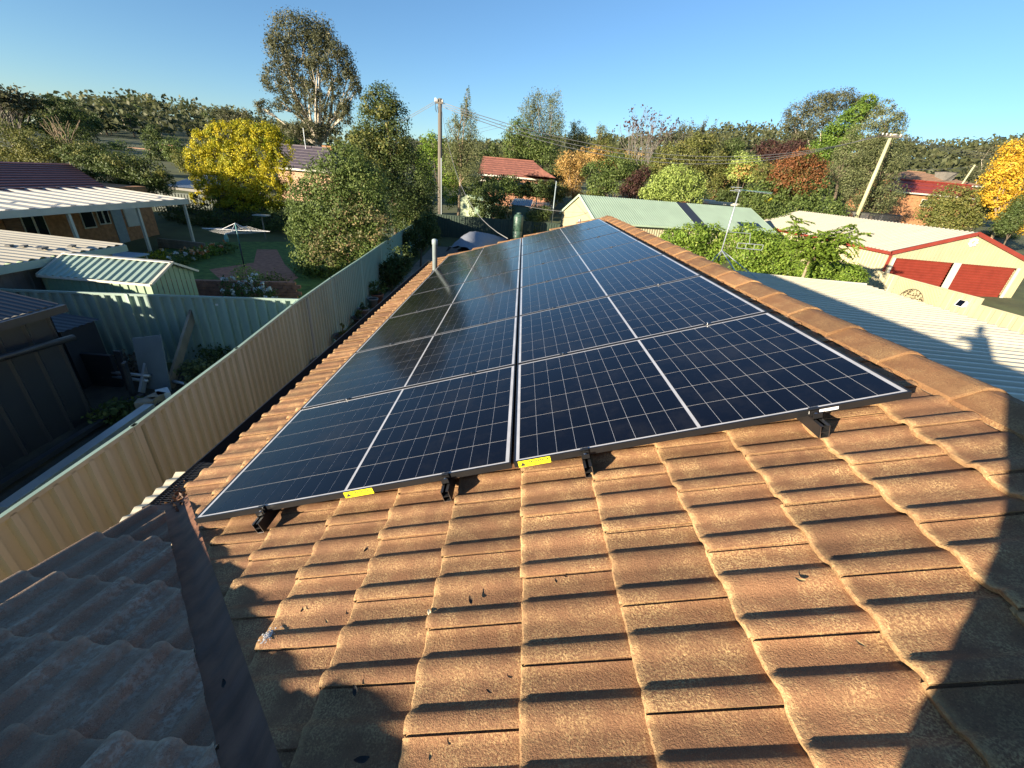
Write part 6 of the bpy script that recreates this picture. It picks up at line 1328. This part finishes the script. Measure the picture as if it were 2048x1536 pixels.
mb = MB(); mb.lathe((t2.x+.1, PY2-.25, t2.z-.15), [(.05, 0), (.16, .03), (.14, .12), (.04, .16)], 10); mb.build('lamp', MAT['insulator'], p2, True)
def wire(label, a, b, sag, r=.016, group=None, mat='wire_grey', n=18):
    a = V3(a); b = V3(b); pts = [a.lerp(b, i/n) - Vector((0, 0, sag*4*(i/n)*(1-i/n))) for i in range(n+1)]
    mb = MB(); mb.tube(pts, r, 5); return tag(mb.build('power_line', MAT[mat], None, True), label, 'cable', group)
for k in range(3):             # between the poles, running behind the trees
    wire('%s cable of the bundle running right from the left pole' % ('upper', 'middle', 'lower')[k], (t1.x+.2, PY1-.1, t1.z-.25-.12*k), (t2.x-.65-.3*k, PY2-.2, t2.z-.1), 2.6+.25*k, .022, 'cables between the two poles')
for k in range(2):
    wire('%s cable leaving the left pole for the left edge' % ('upper', 'lower')[k], (t1.x-.3, PY1-.15, t1.z-.2-.12*k), aty(560, 330+6*k, 60), .8, .016, 'cables left of the left pole')
for k in range(2):
    wire('%s thin cable passing low behind the left pole' % ('upper', 'lower')[k], aty(700, 300+6*k, 60), aty(1010, 245+7*k, 66), .4, .016, 'low cables behind the left pole')
for k in range(4):
    wire('%s cable running from the right pole to the right edge' % ('top', 'second', 'third', 'lowest')[k], (t2.x+.75-.45*k, PY2-.2, t2.z-.05), aty(2120, 300+7*k, 92), 1.2, .018, 'cables right of the right pole')
sa = V3(MR @ Vector((1.35, YE-.05, .05)))
wire('service cable drooping from the left pole to the tiled gable', (t1.x+.1, PY1-.2, t1.z-.4), (sa.x, sa.y+.1, sa.z), 1.6, .012)
a = aty(1055, 418, 30); wire('thin cable from the green shed down to the tiled gable', V3(sp(.0, 1.5, 2.9)), aty(1050, 412, 31), .1, .012)
hp = tag(empty('house_pole', (0, 0, 0)), 'tall slim steel pole standing left of the green shed gable', 'pole')
c = aty(1104, 440, 33.0); zt = aty(1107, 362, 33.0)[2]; mb = MB(); mb.tube([(c[0], 33, 0), (c[0], 33, zt)], .045, 8); mb.build('mast', MAT['pvc_grey'], hp, True)
# small pole on the right house
c = aty(1942, 345, 62); rp = tag(empty('roof_pole', tuple(c)), 'short service pole above the brown roof on the right', 'pole'); mb = MB(); mb.tube([(c[0]-.5, 62, c[2]-2.2), (c[0], 62, c[2]+.9)], .1, 8); mb.build('mast', MAT['pole_green'], rp); mb = MB(); mb.bar((c[0]-.5, 62, c[2]+.7), (c[0]+.5, 62, c[2]+.7), .08); mb.build('crossarm', MAT['pole_timber'], rp)
wire('cable between the conifer and the short roof pole', aty(1800, 338, 52), (c[0], 62, c[2]+.75), .2, .02)

# ================================================================== television antenna on the patio roof
an = tag(empty('television_antenna', (9.6, 12.4, 2.4)), 'slim television antenna mast on a tripod at the patio roof edge', 'antenna')
PYA = 12.5
b_ = V3(aty(1440, 512, PYA)); t_ = V3(aty(1483, 380, PYA))
mb = MB(); mb.tube([(b_.x, PYA, b_.z-.15), (b_.x, PYA, t_.z)], .018, 10); mb.build('mast', MAT['galvanised'], an, True)
for ex, ey in ((1498, 585), (1518, 560), (1405, 545)):
    e = V3(onz(ex, ey, 2.45)); mb = MB(); mb.tube([(b_.x, PYA, b_.z+.18), e], .016, 6); mb.build('leg', MAT['galvanised'], an)
mb = MB(); zb = t_.z; mb.tube([(b_.x-.15, PYA, zb), (b_.x+1.05, PYA+.1, zb-.03)], .013, 6); mb.build('boom', MAT['galvanised'], an)
material('antenna_green', (.10, .22, .17), .5, .1, 4)
for k in range(9): x = b_.x+.05+k*.115; mb = MB(); mb.tube([(x, PYA-.16+.01*k, zb+.005), (x, PYA+.3-.01*k, zb+.005)], .007, 5); mb.build('element', MAT['antenna_green'], an)
for dx_, dz_ in ((-.1, .06), (-.1, -.04)): mb = MB(); mb.tube([(b_.x+dx_, PYA-.3, zb+dz_), (b_.x+dx_, PYA+.4, zb+dz_)], .01, 5); mb.build('reflector', MAT['galvanised'], an)
sd_ = V3(aty(1500, 493, PYA+.2))
mb = MB()
for k in range(2): mb.tube([(sd_.x-.42, PYA+.2, sd_.z-.08+.16*k), (sd_.x+.42, PYA+.2, sd_.z-.08+.16*k)], .011, 5)
for k in range(4): mb.tube([(sd_.x-.42+.28*k, PYA+.2, sd_.z-.08), (sd_.x-.42+.28*k, PYA+.2, sd_.z+.08)], .008, 5)
mb.tube([(sd_.x-.05, PYA+.2, sd_.z+.08), (sd_.x-.15, PYA+.15, sd_.z+.4), (b_.x+.05, PYA, b_.z+.75)], .009, 5); mb.build('lower_array', MAT['galvanised'], an)

# ================================================================== litter on the roof
def litter(name, label, px, r, n, leaf, off=-.08, spread=.05, size=.05, cat='leaf litter', kind='stuff'):
    P = []
    for _ in range(n):
        x, y = px[random.randrange(len(px))]; d = ray(x+random.gauss(0, r), y+random.gauss(0, r)); nv = NV; p0 = np.array([0, 0, Z0])+nv*off; t = ((p0-CAM)@nv)/(d@nv); P.append(CAM+d*t+nv*random.uniform(-.02, .03))
    me = leaves_mesh(name, np.array(P), np.tile(NV, (n, 1)), size, rng.uniform(0, 1, n), .4, .9); me.materials.append(MAT[leaf]); o = bpy.data.objects.new(name, me); col.objects.link(o); tag(o, label, cat, None, kind)
litter('leaf_litter', 'heap of dry leaves and twigs choking the valley outlet', [(345, 1002), (362, 985), (322, 1018), (352, 1012)], 8, 130, 'leaf_dry', -.165, .05, .045)
def curl(name, label, px, py, s, mat, off=-.105):
    d = ray(px, py); p0 = np.array([0, 0, Z0])+NV*off; t = ((p0-CAM)@NV)/(d@NV); c = V3(CAM+d*t); mb = MB(); n = 6; a0 = random.uniform(0, 3); X = Vector((math.cos(a0), math.sin(a0), 0)); Yv = Vector((-math.sin(a0), math.cos(a0), 0))
    for i in range(n+1):
        u = i/n*2-1; w = s*.42*(1-u*u*.85)
        for q in (-1, 0, 1): mb.v.append(tuple(c + X*(u*s) + Yv*(q*w) + Vector(NV.tolist())*(.004 + s*.35*u*u + s*.22*abs(q)*(1+.4*math.sin(i)))))
    for i in range(n):
        for j in range(2): a = i*3+j; mb.f.append((a, a+3, a+4, a+1)); mb.m.append(0)
    tag(mb.build(name, MAT[mat], None, True), label, 'leaf')
material('dry_leaf', (.06, .035, .02), .8, .3, 30); material('pale_leaf', (.32, .22, .10), .8, .2, 30); material('black_leaf', (.012, .011, .010), .8, .2, 30)
for i, (x, y, s, m_, lb) in enumerate([(943, 1204, .017, 'dry_leaf', 'small curled dry leaf on the tile above the broken one'), (734, 1101, .016, 'dry_leaf', 'curled brown leaf left of centre on the tiles'), (727, 1522, .02, 'black_leaf', 'black leaf on the shaded tile at the bottom'), (712, 1385, .018, 'black_leaf', 'dark twig leaf at the scalloped shadow edge'), (862, 1515, .01, 'pale_leaf', 'pale chip on the bottom row of tiles'), (1113, 1164, .010, 'black_leaf', 'black speck of leaf on the middle tiles'), (450, 1370, .016, 'black_leaf', 'black leaf lying in the rusty valley'), (606, 1222, .011, 'dry_leaf', 'thin dry twig on the tile right of the valley'), (1600, 1163, .016, 'pale_leaf', 'pale leaf sliver under the right tiles'), (1720, 1290, .012, 'pale_leaf', 'pale leaf sliver near the photographer shadow'), (980, 1385, .010, 'dry_leaf', 'brown seed lying on the lower centre tiles'), (655, 1245, .010, 'pale_leaf', 'pale chip in a tile trough near the bird dropping')]): curl('dry_leaf', lb, x, y, s, m_)
def splat(px, py):
    d = ray(px, py); p0 = np.array([0, 0, Z0])+NV*-.088; t = ((p0-CAM)@NV)/(d@NV); c = CAM+d*t; P = c + (rng.normal(0, 1, (60, 3))*np.array([.010, .016, 0])); P += np.outer((P-c)@np.array([0, 1, 0])*-.35, NV)
    me = leaves_mesh('bird_dropping', P, np.tile(NV, (60, 1)), .011, rng.uniform(0, 1, 60), .6, .15); me.materials.append(MAT['petal_white']); o = bpy.data.objects.new('bird_dropping', me); col.objects.link(o); tag(o, 'white bird dropping splashed on a tile beside the valley', 'bird dropping', None, 'stuff')
splat(537, 1270)

# broken tile corner, pale inside
d = ray(858, 1232); p0 = np.array([0, 0, Z0])+NV*-.108; t = ((p0-CAM)@NV)/(d@NV); c = V3(CAM+d*t)
material('fresh_break', (.62, .56, .42), .9, .12, 60, bump=.3, bscale=200)
mb = MB(); Uv = Vector(U.tolist()); Nq = Vector(NV.tolist()); Yq = Vector((0, 1, 0))
top_ = [c+Yq*a*.7+Uv*b*.5+Nq*h for a, b, h in ((-.03, .034, .002), (.0, .004, .008), (.022, -.012, .010), (.034, -.004, .006), (.012, .016, .012), (-.02, .040, .006))]
bot_ = [p - Nq*.016 - Uv*.004 for p in top_]; mb.poly(top_); mb.poly(list(reversed(bot_)))
for i in range(6): mb.quad(top_[i], bot_[i], bot_[(i+1) % 6], top_[(i+1) % 6])
tag(mb.build('tile_shard', MAT['fresh_break']), 'pale broken tile corner in the middle of the sunlit tiles', 'tile shard')

# ================================================================== the photographer, behind the lens: only the shadow shows
pers = None
HD = Vector((CAM[0]-.01, CAM[1]-.365, CAM[2]+.385)); FT = Vector((CAM[0]+.032, CAM[1]-.570, 0)); FT.z = ZA+FT.x*tt+.03
fw = Vector((-.35, .94, 0)).normalized(); rt_ = Vector((fw.y, -fw.x, 0)); Hh = HD.z-FT.z
hip = FT + Vector((0, 0, Hh*.54)) - fw*.02; chest = hip.lerp(HD, .62) + Vector((.04, -.035, 0)); neck = HD - Vector((0, 0, .17)) - fw*.03
ph = Vector(CAM.tolist()) - Vector(RC[2].tolist())*.05
J = {'hip': hip, 'waist': hip.lerp(chest, .45), 'chest': chest, 'neck': neck, 'head': HD - Vector((0, 0, .03)), 'crown': HD + Vector((0, 0, .10))}
E_ = [('hip', 'waist'), ('waist', 'chest'), ('chest', 'neck'), ('neck', 'head'), ('head', 'crown')]
Rd = {'hip': .19, 'waist': .185, 'chest': .185, 'neck': .058, 'head': .092, 'crown': .07}
for s_, nm in ((-1, 'l'), (1, 'r')):
    sh = chest.lerp(neck, .55) + rt_*(s_*.19); wr = ph + Vector(RC[0].tolist())*(s_*.085) - Vector(RC[2].tolist())*.06 + Vector((0, 0, -.03)); el = (sh+wr)/2 + Vector((0, 0, -.17 if s_ > 0 else .02)) + rt_*(s_*.10)
    if s_ < 0: el = (sh+wr)/2 + Vector((-.08, .05, .02))
    J.update({'sh'+nm: sh, 'el'+nm: el, 'wr'+nm: wr}); Rd.update({'sh'+nm: .075, 'el'+nm: .048, 'wr'+nm: .032}); E_ += [('chest', 'sh'+nm), ('sh'+nm, 'el'+nm), ('el'+nm, 'wr'+nm)]
    palm = wr.lerp(ph + Vector(RC[0].tolist())*(s_*.08) - Vector(RC[2].tolist())*.02, .6); J['pa'+nm] = palm; Rd['pa'+nm] = .026; E_.append(('wr'+nm, 'pa'+nm))
    for k in range(5):         # thumb on top, fingers curled round the phone
        b_ = palm + Vector((0, 0, .02-.017*k)); tp_ = ph + Vector(RC[0].tolist())*(s_*(.062-.004*(k % 2))) + Vector((0, 0, .045 if k == 0 else .012-.017*k)) - Vector(RC[2].tolist())*(.03 if k == 0 else .012)
        J['f%d%s' % (k, nm)] = b_.lerp(tp_, .5) + rt_*(s_*.012); J['g%d%s' % (k, nm)] = tp_; Rd['f%d%s' % (k, nm)] = .009; Rd['g%d%s' % (k, nm)] = .008; E_ += [('pa'+nm, 'f%d%s' % (k, nm)), ('f%d%s' % (k, nm), 'g%d%s' % (k, nm))]
    fx = FT + rt_*(s_*.17); fx.z = ZA+fx.x*tt+.05; kn = (hip+fx)/2 + fw*.06 + rt_*(s_*.09); hp_ = hip + rt_*(s_*.09) - Vector((0, 0, .05)); toe = fx + fw*.17
    J.update({'th'+nm: hp_, 'kn'+nm: kn, 'an'+nm: fx+Vector((0, 0, .04)), 'to'+nm: toe}); Rd.update({'th'+nm: .12, 'kn'+nm: .085, 'an'+nm: .06, 'to'+nm: .038}); E_ += [('hip', 'th'+nm), ('th'+nm, 'kn'+nm), ('kn'+nm, 'an'+nm), ('an'+nm, 'to'+nm)]
keys = list(J); me = bpy.data.meshes.new('body'); me.from_pydata([tuple(J[k]) for k in keys], [(keys.index(a), keys.index(b)) for a, b in E_], [])
person = bpy.data.objects.new('person', me); col.objects.link(person); material('work_clothes', (.05, .06, .09), .85, .15, 8); me.materials.append(MAT['work_clothes'])
sk = person.modifiers.new('skin', 'SKIN'); 
for i, k in enumerate(keys): me.skin_vertices[0].data[i].radius = (Rd[k], Rd[k]); me.skin_vertices[0].data[i].use_root = (k == 'hip')
person.modifiers.new('sub', 'SUBSURF').levels = 1; person.modifiers['sub'].render_levels = 2
tag(person, 'photographer in dark work clothes holding a phone, present only as a shadow', 'person')
mb = MB(); fwd = Vector(RC[2].tolist()); rg = Vector(RC[0].tolist()); upv = Vector((-RC[1]).tolist()); P8 = [ph + rg*(a*.038+0) + upv*(b*.075-.055) - fwd*(c*.008) for c in (1, 0) for a, b in ((-1, -1), (1, -1), (1, 1), (-1, 1))]
P8 = [ph + rg*(a*.075+.055) + upv*(b*.037) - fwd*(c*.008) for c in (1, 0) for a, b in ((-1, -1), (1, -1), (1, 1), (-1, 1))]
mb.hexa([P8[0], P8[1], P8[2], P8[3], P8[4], P8[5], P8[6], P8[7]]); tag(mb.build('phone', MAT['black_frame']), 'slim black phone held in both hands, known by its shadow', 'phone')
